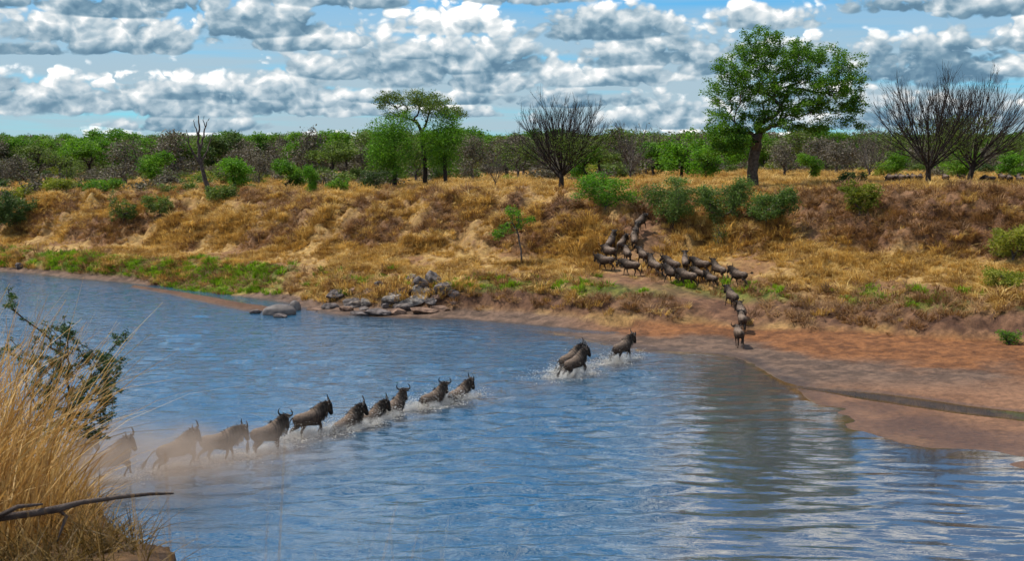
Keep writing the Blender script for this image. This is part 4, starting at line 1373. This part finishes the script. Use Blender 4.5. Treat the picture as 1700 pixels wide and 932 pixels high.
def limb(bm, P, r, flat=1.0, n=8):
    P = np.asarray(P, float)
    T = np.gradient(P, axis=0); T /= np.linalg.norm(T, axis=1, keepdims=True)
    A = np.cross(T, np.array([0, 1.0, 0])); A /= np.linalg.norm(A, axis=1, keepdims=True) + 1e-9
    B = np.cross(T, A)
    loft(bm, P, A, B, r, np.asarray(r) * flat, n)


def rotxz(p, c, ang):
    """rotate in the x-z plane about c; positive swings a hanging point forward"""
    p = np.asarray(p, float) - c
    ca, sa = math.cos(ang), math.sin(ang)
    return np.array([p[0] * ca - p[2] * sa, p[1], p[0] * sa + p[2] * ca]) + c


def leg_pts(front, side, swing, bend):
    y = .135 * side
    if front:
        P = [(.44, y * .9, 1.02), (.37, y, .74), (.41, y, .43), (.41, y, .13), (.45, y, .02)]
        joint = 2; fold = -bend
    else:
        P = [(-.56, y * .9, 1.02), (-.42, y, .72), (-.66, y, .50), (-.61, y, .14), (-.57, y, .02)]
        joint = 2; fold = bend
    P = [np.array(q, float) for q in P]
    P = [P[0]] + [rotxz(q, P[0], swing) for q in P[1:]]
    for i in range(joint + 1, 5):
        P[i] = rotxz(P[i], P[joint], fold if front else -abs(bend) * .0 + fold * (-1))
    return np.array(P)


def seg_dist(V, a, b):
    a = np.asarray(a, float); b = np.asarray(b, float); ab = b - a
    t = np.clip((V - a) @ ab / (ab @ ab), 0, 1)
    return np.linalg.norm(V - a - t[:, None] * ab, axis=1), t


def blades(P, D, L, W, r, seg=2):
    """tapering hair or grass strips from points P in directions D"""
    n = len(P)
    S = np.cross(D, r.normal(size=(n, 3))); S /= np.linalg.norm(S, axis=1, keepdims=True) + 1e-9
    L = np.asarray(L)[:, None]; W = np.asarray(W)[:, None]
    m = P + D * L * .5; e = P + D * L + np.array([0, 0, -.12]) * L
    V = np.stack([P - S * W, P + S * W, m - S * W * .8, m + S * W * .8, e], 1).reshape(-1, 3)
    b = np.arange(n)[:, None] * 5
    T = np.concatenate([b + [0, 1, 3], b + [0, 3, 2], b + [2, 3, 4]])
    return mesh_np('hair', V, tris=T)


def make_pose(FL, FR, HL, HR, neck=28, yaw=0, nod=-52, tail=12, tside=0, seed=0):
    r = np.random.default_rng(900 + seed)
    bm = bmesh.new()
    X = [-.80, -.75, -.63, -.43, -.2, .06, .28, .46, .61, .70]
    ZC = [1.02, 1.02, 1.0, .985, .965, .95, .975, 1.005, 1.05, 1.07]
    RH = [.06, .16, .262, .29, .295, .335, .415, .40, .30, .15]
    RW = [.05, .14, .225, .265, .29, .30, .285, .25, .19, .10]
    n = len(X)
    loft(bm, [(x, 0, z) for x, z in zip(X, ZC)], [(0, 1, 0)] * n, [(0, 0, 1)] * n, RW, RH, 16)
    nb = np.array([.50, 0, 1.12])
    ne, ny = R(neck), R(yaw)
    poll = nb + .56 * np.array([math.cos(ne) * math.cos(ny * .5), math.cos(ne) * math.sin(ny * .5), math.sin(ne)])
    mid = (nb + poll) / 2 + np.array([0, 0, .03])
    nd = (poll - nb) / np.linalg.norm(poll - nb)
    sdv = np.cross([0, 0, 1.0], nd); sdv /= np.linalg.norm(sdv); upv = np.cross(nd, sdv)
    loft(bm, [nb - nd * .12, nb + nd * .1, mid, poll - nd * .06, poll + nd * .06], [sdv] * 5, [upv] * 5, [.20, .19, .155, .125, .08], [.34, .33, .26, .19, .10], 12)
    hf = np.array([math.cos(R(nod)) * math.cos(ny), math.cos(R(nod)) * math.sin(ny), math.sin(R(nod))])
    hs = np.cross([0, 0, 1.0], hf); hs /= np.linalg.norm(hs); hu = np.cross(hf, hs)
    hp = [poll - hf * .08 + hu * .02, poll + hf * .02, poll + hf * .16, poll + hf * .32, poll + hf * .44, poll + hf * .53]
    loft(bm, hp, [hs] * 6, [hu] * 6, [.07, .12, .112, .088, .094, .062], [.08, .155, .15, .118, .10, .06], 12)
    legs = []
    for fr, sd, (sw, bd) in ((1, 1, FL), (1, -1, FR), (0, 1, HL), (0, -1, HR)):
        P = leg_pts(fr, sd, R(sw), R(bd))
        limb(bm, P, [.15, .105, .062, .043, .055] if fr else [.21, .135, .066, .045, .055], .8)
        legs.append(P)
    me = bpy.data.meshes.new('body_source'); bm.to_mesh(me); bm.free()
    o = bpy.data.objects.new('body_source', me); COL.objects.link(o)
    rm = o.modifiers.new('r', 'REMESH'); rm.mode = 'VOXEL'; rm.voxel_size = .03; rm.use_smooth_shade = True
    sm = o.modifiers.new('s', 'SMOOTH'); sm.factor = .5; sm.iterations = 4
    return dict(src=o, poll=poll, hf=hf, hs=hs, hu=hu, nb=nb, nd=nd, upv=upv, sdv=sdv, legs=legs, tail=tail, tside=tside, seed=seed, r=r)


def finish_pose(q, dg):
    me = bpy.data.meshes.new_from_object(q['src'].evaluated_get(dg))
    me.name = 'body'
    V = np.empty(len(me.vertices) * 3, np.float32); me.vertices.foreach_get('co', V); V = V.reshape(-1, 3).astype(float)
    poll, hf = q['poll'], q['hf']
    x, y, z = V.T
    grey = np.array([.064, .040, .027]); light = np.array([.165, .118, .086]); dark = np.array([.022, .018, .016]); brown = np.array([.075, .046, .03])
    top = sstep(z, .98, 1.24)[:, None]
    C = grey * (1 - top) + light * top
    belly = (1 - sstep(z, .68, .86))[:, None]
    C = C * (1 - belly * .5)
    st = (sstep(np.sin(x * 46 + 3 * np.sin(z * 4)), .2, .8) * sstep(x, .05, .25) * (1 - sstep(x, .9, 1.0)))[:, None]
    C = C * (1 - st * .55)
    fore = sstep(x, .25, .62)[:, None]
    C = C * (1 - fore * .74)
    dl = np.full(len(V), 9.0)
    for P in q['legs']:
        for a, b in zip(P[1:], P[2:]):
            dd, _ = seg_dist(V, a, b); dl = np.minimum(dl, dd)
    lg = ((1 - sstep(dl, .06, .12)) * (1 - sstep(z, .62, .82)))[:, None]
    C = C * (1 - lg) + brown * .75 * lg
    dh, t = seg_dist(V, poll - hf * .02, poll + hf * .5)
    hd = (1 - sstep(dh, .12, .17))[:, None]
    face = (sstep((V - poll) @ q['hu'], .0, .07) * 1.0)[:, None]
    muz = sstep(t, .6, .8)[:, None]
    hc = brown * .8 * (1 - np.maximum(face, muz)) + dark * .6 * np.maximum(face, muz)
    C = C * (1 - hd) + hc * hd
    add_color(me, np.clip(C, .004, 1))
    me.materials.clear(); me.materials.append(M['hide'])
    r = q['r']
    out = [('body', me, None)]
    hs, hu = q['hs'], q['hu']
    for s in (1, -1):
        P = [poll + hs * s * a + hu * b_ + np.array([0, 0, 1]) * c for a, b_, c in ((.03, .06, .08), (.13, .06, .06), (.23, .05, .05), (.31, .04, .10), (.33, .03, .20), (.29, .02, .30), (.23, .01, .35))]
        Vh, Qh = tubes([(np.array(P), [.055, .052, .045, .037, .029, .018, .005], 7)])
        out.append(('horn', mesh_np('horn', Vh, quads=Qh, smooth=True), 'horn'))
        e0 = poll - hf * .02 + hs * s * .09
        E = [e0, e0 + hs * s * .09 - np.array([0, 0, .01]), e0 + hs * s * .19 - np.array([0, 0, .05]) - hf * .02]
        Ve, Qe = tubes([(np.array(E), [.02, .038, .004], 6)])
        out.append(('ear', mesh_np('ear', Ve, quads=Qe, smooth=True), 'hide_ear'))
    # mane along hump and neck
    t = r.uniform(0, 1, 150)
    A0 = np.array([.18, 0, 1.28]); A1 = np.array([.45, 0, 1.345]); A2 = poll + q['upv'] * .13
    P = np.where(t[:, None] < .4, A0 + (A1 - A0) * (t[:, None] / .4), A1 + (A2 - A1) * ((t[:, None] - .4) / .6))
    P = P + r.normal(0, .018, (150, 3))
    D = np.stack([r.normal(-.35, .25, 150), r.normal(0, .75, 150), r.normal(-.1, .35, 150)], 1)
    D /= np.linalg.norm(D, axis=1, keepdims=True)
    out.append(('mane', blades(P, D, r.uniform(.12, .26, 150), np.full(150, .022), r), 'hair'))
    t = r.uniform(0, 1, 110)[:, None]
    B0 = q['nb'] - q['upv'] * .24 + np.array([.05, 0, 0]); B1 = poll + hf * .2 - hu * .11
    P = B0 + (B1 - B0) * t + r.normal(0, .02, (110, 3))
    D = np.stack([r.normal(-.1, .15, 110), r.normal(0, .2, 110), np.full(110, -1.0)], 1); D /= np.linalg.norm(D, axis=1, keepdims=True)
    out.append(('beard', blades(P, D, r.uniform(.16, .34, 110), np.full(110, .018), r), 'beard'))
    # tail with a black tassel
    ta = R(q['tail']); ts = q['tside']
    t0 = np.array([-.80, 0, 1.17])
    d0 = np.array([-math.sin(ta), ts, -math.cos(ta)]); d0 /= np.linalg.norm(d0)
    T = [t0, t0 + np.array([-.08, 0, .0]) + d0 * .08, t0 + np.array([-.09, 0, 0]) + d0 * .3, t0 + np.array([-.09, 0, 0]) + d0 * .5]
    V1, Q1 = tubes([(np.array(T), [.035, .026, .02, .018], 6)])
    n = 60
    P = T[2] + (T[3] - T[2]) * r.uniform(0.2, 1, (n, 1)) + r.normal(0, .012, (n, 3))
    D = d0 + r.normal(0, .16, (n, 3)); D /= np.linalg.norm(D, axis=1, keepdims=True)
    hm = blades(P, D, r.uniform(.22, .42, n), np.full(n, .014), r)
    hv = np.empty(len(hm.vertices) * 3, np.float32); hm.vertices.foreach_get('co', hv); hv = hv.reshape(-1, 3)
    ht = np.array([p_.vertices[:] for p_ in hm.polygons]) + len(V1)
    out.append(('tail', mesh_np('tail', np.concatenate([V1, hv]), quads=Q1, tris=ht), 'hair'))
    return out


POSES = [
    make_pose((14, 12), (-16, 8), (-14, 10), (16, 4), 22, 0, -74, 12, seed=0),           # walk
    make_pose((-18, 6), (18, 18), (16, 6), (-12, 14), 8, -12, -58, 8, seed=1),           # walk, head low
    make_pose((34, 48), (20, 62), (-30, 8), (-20, 16), 38, -38, -80, 52, seed=2),        # bounding, head turned to its right
    make_pose((26, 70), (6, 10), (-26, 10), (14, 24), 32, -28, -80, 30, seed=3),         # trot
    make_pose((6, 0), (-4, 0), (4, 0), (-6, 4), 30, 22, -76, 10, seed=4),                # standing, head turned
    make_pose((30, 30), (-6, 12), (-24, 12), (10, 12), 30, 0, -60, 105, .35, seed=5),    # tail flung up
    make_pose((40, 70), (30, 40), (-34, 6), (-28, 12), 34, -50, -80, 40, seed=6),        # plunging
    make_pose((4, 0), (-6, 0), (-4, 0), (8, 4), -22, 0, -62, 8, seed=7),                 # grazing low
]
dg = bpy.context.evaluated_depsgraph_get()
KIT = [finish_pose(q, dg) for q in POSES]
for q in POSES:
    src = q['src']; sm_ = src.data
    bpy.data.objects.remove(src); bpy.data.meshes.remove(sm_)


def wildebeest(loc, yaw, pitch, pose, label, group, scale=.95, roll=0.0):
    t = empty('wildebeest', loc, (R(roll), -R(pitch), R(yaw)), scale)
    tag(t, label, 'wildebeest', group)
    for nm, me, mt in KIT[pose]:
        mat = None if mt is None else M['horn' if mt == 'hide_ear' else mt]
        link(nm, me, mat, t)
    return t


GW = 'wildebeest crossing the river'
# photo x, photo y of the waterline, yaw, pitch, pose, height of feet relative to the water, label
WATER = [
    (118, 795, 38, 6, 3, -.10, 'last wildebeest in the water, half hidden behind dry grass'),
    (190, 800, 30, 13, 2, -.05, 'dusty leaping wildebeest with trailing tail, second from the grass'),
    (300, 778, 36, 12, 2, -.12, 'dust-veiled wildebeest with hind legs together, third from the grass'),
    (366, 764, 32, 2, 0, -.22, 'wildebeest half lost in dust, fourth from the grass'),
    (447, 750, 46, 4, 4, -.20, 'trotting wildebeest just clear of the dust'),
    (517, 723, 42, 6, 3, -.20, 'wildebeest striding with all legs showing, ahead of the dust'),
    (585, 712, 48, 18, 6, -.62, 'wildebeest rearing up out of deep water, rump submerged'),
    (622, 700, 55, 12, 6, -.66, 'wildebeest squeezed between two others in deep water'),
    (658, 687, 52, 14, 4, -.62, 'belly-deep wildebeest with widest horns showing against water'),
    (722, 674, 46, 8, 4, -.52, 'wildebeest just behind the black-maned leader of the deep group'),
    (765, 664, 54, 10, 3, -.58, 'dark-maned wildebeest leading the deep-water group'),
    (950, 622, 44, 14, 6, -.20, 'far wildebeest of the bounding pair in shallows'),
    (960, 626, 42, 15, 2, -.10, 'near wildebeest of the bounding pair in shallows'),
    (1036, 600, 48, 10, 3, -.08, 'lone wildebeest splashing out ahead of the pair'),
]
WPOS = []
for px, py, yw, pt, ps, dz, lb in WATER:
    g = at_z(px, py)
    g[2] = dz
    if px == 950: g[1] += 1.1; g[0] += .1
    WPOS.append((g.copy(), yw))
    wildebeest(g, yw, pt, ps, lb, GW, .90 + .12 * ((px * 37) % 100) / 100)

GH = 'wildebeest herd on the far bank'
BANK = [
    (1065, 386, 55, 1, 'topmost wildebeest vanishing over the lip of the slope'),
    (1057, 399, 65, 0, 'second wildebeest from top of the slope'),
    (1053, 412, 85, 1, 'wildebeest seen from behind climbing the steep trail'),
    (1034, 414, 62, 3, 'dark-shouldered wildebeest turning uphill, left of rear-view climber'),
    (1018, 423, 58, 0, 'wildebeest turning uphill at the outer bend of the trail'),
    (1011, 436, 120, 1, 'wildebeest mostly hidden behind the leftmost animal'),
    (1007, 451, 142, 0, 'leftmost wildebeest of the herd, facing left'),
    (1040, 437, 100, 1, 'pale-rumped wildebeest seen from behind inside the bend'),
    (1046, 459, 154, 1, 'wildebeest with lowered head walking left, second along the terrace'),
    (1067, 442, 110, 0, 'wildebeest turning away above the low-headed one'),
    (1083, 456, 120, 3, 'pale-backed wildebeest with long tail hanging, third along the terrace'),
    (1112, 456, 138, 1, 'dark wildebeest at back of the tight cluster'),
    (1137, 452, 85, 0, 'wildebeest seen from behind at the top of the tight cluster'),
    (1114, 471, 136, 0, 'front wildebeest of the tight cluster, dark legs apart'),
    (1139, 475, 146, 1, 'brown wildebeest with hidden head behind cluster front animal'),
    (1163, 458, 142, 0, 'wildebeest with black head at back of the rear pair'),
    (1189, 462, 128, 3, 'broad wildebeest with black tail at rear right of the herd'),
    (1159, 469, 138, 1, 'dark-headed wildebeest before the pale calf'),
    (1180, 478, 120, 4, 'small pale wildebeest calf nearest the water at herd end'),
    (1226, 479, 128, 5, 'wildebeest flicking its tail up at the end of the line'),
    (1213, 512, 108, 0, 'wildebeest scrambling up the cut in the low bank'),
    (1229, 536, 95, 1, 'wildebeest entering the bank cut ahead of two others'),
    (1232, 553, 88, 0, 'wildebeest at the foot of bank, partly hidden by the last'),
    (1226, 577, 93, 1, 'last wildebeest on the orange sand, seen from behind'),
]
for px, py, yw, ps, lb in BANK:
    g = ground_at(px, py)
    cy, sy = math.cos(R(yw)), math.sin(R(yw))
    hf_, hr_ = hz(g[0] + cy * .45, g[1] + sy * .45), hz(g[0] - cy * .55, g[1] - sy * .55)
    pt = max(-22, min(30, math.degrees(math.atan2(hf_ - hr_, 1.0))))
    sc_ = .72 if 'calf' in lb else .84 + .08 * ((px * 53) % 100) / 100
    wildebeest((g[0], g[1], (hf_ + hr_) / 2 - .03), yw, pt, ps, lb, GH, sc_)

GF = 'wildebeest grazing on the plain'
for px, d, yw, ps, lb in [
    (1479, 128, 110, 7, 'leftmost grazing wildebeest of the row on the plain'), (1488, 130, 80, 7, 'second grazing wildebeest of the row on the plain'),
    (1497, 127, 100, 7, 'third grazing wildebeest of the row on the plain'), (1507, 127, 75, 7, 'broadest grazing wildebeest of the row on the plain'),
    (1517, 126, 95, 7, 'grazing wildebeest turned away next to bare tree trunk'), (1527, 128, 60, 7, 'last grazing wildebeest of row, touching bare trunk'),
    (1570, 131, 95, 1, 'lone wildebeest from behind between the two dark trunks'), (1597, 140, 100, 4, 'wildebeest standing behind the wide leaning trunk'),
    (1642, 124, 160, 7, 'pale wildebeest grazing right of the wide tree'), (1665, 131, 100, 1, 'wildebeest from behind in right group, farther one'),
    (1676, 125, 85, 1, 'dark wildebeest from behind in the right group'), (1690, 134, 60, 0, 'wildebeest at back of the right group'), (1693, 124, 92, 1, 'wildebeest from behind at the right edge of plain')]:
    b = base_at(px, d)
    wildebeest((b[0], b[1], b[2] - .05), yw, 0, ps, lb, GF, .76)

# ------------------------------------------------------------------ splashes
m, k = new_mat('white_water')
tc = k.n('ShaderNodeTexCoord').outputs['Object']
colr = k.mix(k.ss(k.noise(tc, 3.0, 4, .6), .35, .65), (0.70, 0.64, 0.55), (0.90, 0.89, 0.86))
p = k.n('ShaderNodeBsdfPrincipled', {'Base Color': colr, 'Roughness': 0.35})
tr = k.n('ShaderNodeBsdfTranslucent', {'Color': colr})
mx = k.n('ShaderNodeMixShader', {0: .35, 1: p.outputs[0], 2: tr.outputs[0]})
finish(k, mx.outputs[0])
M['white_water'] = m
m, k = new_mat('spray')
tc = k.n('ShaderNodeTexCoord').outputs['Object']
geo = k.n('ShaderNodeNewGeometry').outputs['Position']
ln = k.n('ShaderNodeVectorMath', {0: tc}, operation='LENGTH').outputs['Value']
d_ = k.m('MULTIPLY', k.m('MULTIPLY', k.ss(ln, 0.1, 1.0, 1.0, 0.0), k.ss(k.noise(geo, 2.6, 3, .6), .42, .66)), 7.0)
finish(k, None, vol=k.n('ShaderNodeVolumePrincipled', {'Color': (0.93, 0.91, 0.87, 1), 'Density': d_}).outputs[0])
M['spray'] = m

OCT = np.array([(1, 0, 0), (-1, 0, 0), (0, 1, 0), (0, -1, 0), (0, 0, 1), (0, 0, -1)], float)
OCF = np.array([(0, 2, 4), (2, 1, 4), (1, 3, 4), (3, 0, 4), (2, 0, 5), (1, 2, 5), (3, 1, 5), (0, 3, 5)])


def splash(g, yaw, strength, label, r):
    n = int(4200 * strength)
    u = r.normal(-.45, .8, n); v = r.normal(0, .26, n) * (1 + .5 * np.clip(-u, 0, 2))
    c, s = math.cos(R(yaw)), math.sin(R(yaw))
    lump = fbm(u * 3 + g[0], v * 3 + g[1], 17, 3)
    h = np.abs(r.normal(0, .10 * strength + .03, n)) * sstep(lump, .35, .7) * 1.7
    far_ = r.uniform(size=n) < .12
    h = np.where(far_, np.abs(r.normal(0, .34, n)) * strength, h)
    size = np.where(far_, r.uniform(.004, .011, n), r.uniform(.006, .022, n)) * (.7 + .4 * strength)
    P = np.stack([u * c - v * s, u * s + v * c, h], 1)
    V = (P[:, None, :] + OCT[None] * size[:, None, None] * np.array([1.5, 1.3, .55])[None, None] * r.uniform(.6, 1.4, (n, 6, 1))).reshape(-1, 3)
    T = (np.arange(n)[:, None, None] * 6 + OCF[None]).reshape(-1, 3)
    o = link('water_splash', mesh_np('water_splash', V, tris=T, smooth=True), M['white_water'])
    o.location = (g[0], g[1], 0.0)
    tag(o, label, 'splash', kind='stuff')
    bm = bmesh.new(); bmesh.ops.create_icosphere(bm, subdivisions=3, radius=1.0)
    me = bpy.data.meshes.new('spray'); bm.to_mesh(me); bm.free()
    v_ = link('spray', me, M['spray'], o)
    v_.location = (-.25 * c, -.25 * s, .06); v_.rotation_euler = (0, 0, R(yaw)); v_.scale = (1.5 * (.6 + .4 * strength), .75, .36 * strength)


r = np.random.default_rng(555)
for (g, yw), st, who in zip(WPOS, (.5, .5, .5, .5, .8, 1.0, 1.1, 1.1, 1.1, 1.1, 1.15, 1.2, 1.2, 1.2),
                            ('last wildebeest by the grass', 'second wildebeest from the grass', 'third wildebeest from the grass', 'fourth wildebeest from the grass', 'trotting wildebeest clear of dust',
                             'striding wildebeest', 'rearing wildebeest', 'squeezed wildebeest', 'belly-deep wildebeest', 'second of deep group', 'leader of deep group', 'far one of the pair', 'near one of the pair', 'lone leading wildebeest')):
    splash(g, yw, st, 'white spray thrown up around the ' + who, r)

# ------------------------------------------------------------------ dust over the near end of the crossing
def dust(px, py, z, rx, ry, rz, dens, label, seed):
    g = at_z(px, py, z)
    bm = bmesh.new(); bmesh.ops.create_icosphere(bm, subdivisions=3, radius=1.0)
    me = bpy.data.meshes.new('dust_cloud'); bm.to_mesh(me); bm.free()
    m, k = new_mat('dust')
    tc = k.n('ShaderNodeTexCoord').outputs['Object']
    ln = k.n('ShaderNodeVectorMath', {0: tc}, operation='LENGTH').outputs['Value']
    fall = k.ss(ln, 0.15, 1.0, 1.0, 0.0)
    geo = k.n('ShaderNodeNewGeometry').outputs['Position']
    nz = k.noise(geo, 0.55, 3, 0.55)
    d_ = k.m('MULTIPLY', k.m('MULTIPLY', fall, k.ss(nz, .32, .66, .08, 1.0)), dens)
    pv = k.n('ShaderNodeVolumePrincipled', {'Color': (0.62, 0.485, 0.385, 1), 'Density': d_, 'Anisotropy': 0.2})
    finish(k, None, vol=pv.outputs[0])
    o = link('dust_cloud', me, m)
    o.location = g; o.scale = (rx, ry, rz)
    tag(o, label, 'dust', kind='stuff')


dust(250, 772, .9, 6.8, 3.4, 1.9, .62, 'brown dust cloud drifting over the last wildebeest', 1)
dust(420, 750, .5, 6.5, 3.0, 1.2, .22, 'thin trail of dust behind the trotting wildebeest', 2)

# ------------------------------------------------------------------ near grass, thorn bush and fallen branch
def strips(P, D, L, W, droop, r, seg=5):
    """long curved grass stems as tapering ribbons"""
    n = len(P)
    S = np.cross(D, r.normal(size=(n, 3))); S /= np.linalg.norm(S, axis=1, keepdims=True) + 1e-9
    out = np.array(D); out[:, 2] = 0; out /= np.linalg.norm(out, axis=1, keepdims=True) + 1e-9
    t = np.linspace(0, 1, seg + 1)
    C = P[:, None] + D[:, None] * (L[:, None] * t)[..., None] + out[:, None] * (L * droop)[:, None, None] * (t ** 2)[None, :, None] * .6 - np.array([0, 0, 1]) * (L * droop)[:, None, None] * (t ** 2.4)[None, :, None] * .55
    w = W[:, None] * (1 - .85 * t)[None]
    A = C - S[:, None] * w[..., None]; B = C + S[:, None] * w[..., None]
    V = np.stack([A, B], 2).reshape(-1, 3)
    k0 = (np.arange(n)[:, None] * (seg + 1) + np.arange(seg)[None]) * 2
    Q = np.stack([k0, k0 + 1, k0 + 3, k0 + 2], -1).reshape(-1, 4)
    me = mesh_np('grass', V, quads=Q)
    tn = np.repeat(r.uniform(0, 1, n), (seg + 1) * 2)
    add_color(me, np.stack([tn] * 3, 1))
    return me


def near_grass(name, label, n, xr, yr, lr, wr, lean, droop, mat, seed, clumps=40, topfun=None, smax=9.0):
    r = np.random.default_rng(seed)
    cx = r.uniform(*xr, clumps); cy = r.uniform(*yr, clumps)
    i = r.integers(0, clumps, n)
    sg = .12 if yr[0] > 4 else .02
    X_ = cx[i] + r.normal(0, sg, n); Y_ = cy[i] + r.normal(0, sg, n)
    ok = X_ / Y_ < smax
    X_, Y_ = X_[ok], Y_[ok]; n = len(X_)
    P = np.stack([X_, Y_, near_height(X_, Y_) - .03], 1)
    D = np.stack([r.normal(-.02, lean, n), r.normal(0, lean, n), np.ones(n)], 1); D /= np.linalg.norm(D, axis=1, keepdims=True)
    L = r.uniform(*lr, n)
    if topfun is not None: L = L * topfun(X_, Y_)
    me = strips(P, D, L, r.uniform(*wr, n), r.uniform(.1, 1, n) * droop, r)
    o = link(name, me, M[mat])
    tag(o, label, 'grass', kind='stuff')


M['grass_near'] = mat_leaf('grass_near', (0.20, 0.10, 0.03), (0.46, 0.27, 0.085), (0.68, 0.48, 0.20), 0.3, (1.15, 1.0, .7))
M['grass_scrub'] = mat_leaf('grass_scrub', (0.07, 0.045, 0.014), (0.19, 0.115, 0.03), (0.34, 0.22, 0.06), 0.25, (1.1, 1.0, .7))
tf = lambda X, Y: np.clip((-(X / Y) - .315) / .05, .0, 1.0) * .8 + .2 + .45 * np.clip((-(X / Y) - .355) / .02, 0, 1)
near_grass('tall_grass', 'tall golden dry grass on the near bank at left', 6800, (-7.6, -3.7), (9.0, 14.5), (.4, 1.75), (.004, .011), .22, .75, 'grass_near', 61, 170, tf, -.318)
near_grass('scrub_grass', 'short tangled brown grass covering the near bank', 6000, (-7.6, -2.2), (6.5, 16.0), (.25, .65), (.004, .009), .45, 1.0, 'grass_scrub', 62, 420, None, -.282)
near_grass('grass_stems', 'loose dry grass stems at the bottom edge', 46, (-.47, -.34), (1.75, 2.0), (1.52, 1.76), (.0012, .003), .07, .2, 'grass_near', 63, 14)
near_grass('grass_stems', 'few thin dry stalks at bottom centre', 16, (-.30, -.08), (1.75, 2.0), (1.46, 1.62), (.0008, .002), .06, .2, 'grass_near', 64, 7)

r = np.random.default_rng(88)
Yb = 14.6
Bp = at(28, 735, Yb)
Bp[2] = float(near_height(np.array([Bp[0]]), np.array([Bp[1]]))[0])
T = Tree(r, .12)
T.trunk([(0, 0, -.2), (.02, 0, .2), (.05, 0, .45)])
A = []
for x, y in ((200, 563), (150, 590), (196, 612), (165, 605), (188, 640), (150, 640), (178, 660), (140, 665), (165, 690), (120, 690), (105, 545), (75, 560), (20, 500), (90, 600), (110, 620), (60, 600),
             (130, 580), (120, 650), (80, 650), (95, 580), (185, 600), (170, 630), (140, 715), (185, 655), (20, 580), (115, 560)):
    for j in range(8):
        q_ = at(x + r.normal(0, 9), y + r.normal(0, 9), Yb + r.normal(0, .35)) - Bp
        A.append(q_)
for j in range(150):
    A.append(at(r.uniform(50, 185), r.uniform(585, 730), Yb + r.normal(0, .35)) - Bp)
T.grow(np.array(A), 1.4, .1, bend=.12, wob=.05).radii(.0045, rmax=.035)
plant('thorn_bush', 'dark green thorn bush with spiky branches reaching over the water', 'bush', Bp, T.wood('stem'), T.leaves('foliage', 17000, .02, .034, .012, aspect=3.2), 'bark_dead', 'leaf_thorn' if 'leaf_thorn' in M else 'leaf_dark', crown='foliage', trunk='stem')

Pb = np.array([at(x, y, 8.3 + i * .12) for i, (x, y) in enumerate(((-60, 868), (-10, 862), (55, 853), (95, 846), (135, 835), (200, 826), (250, 821), (288, 820)))])
V, Q = tubes([(Pb, [.028, .027, .024, .027, .018, .015, .012, .007], 8), (np.array([Pb[3], at(110, 858, 8.7), at(95, 900, 8.6)]), [.018, .014, .006], 6), (np.array([Pb[1], at(30, 842, 8.4), at(70, 838, 8.6)]), [.02, .015, .008], 6)])
tag(link('fallen_branch', mesh_np('fallen_branch', V, quads=Q, smooth=True), M['bark_dead']), 'bare fallen branch jutting over the near bank', 'branch')
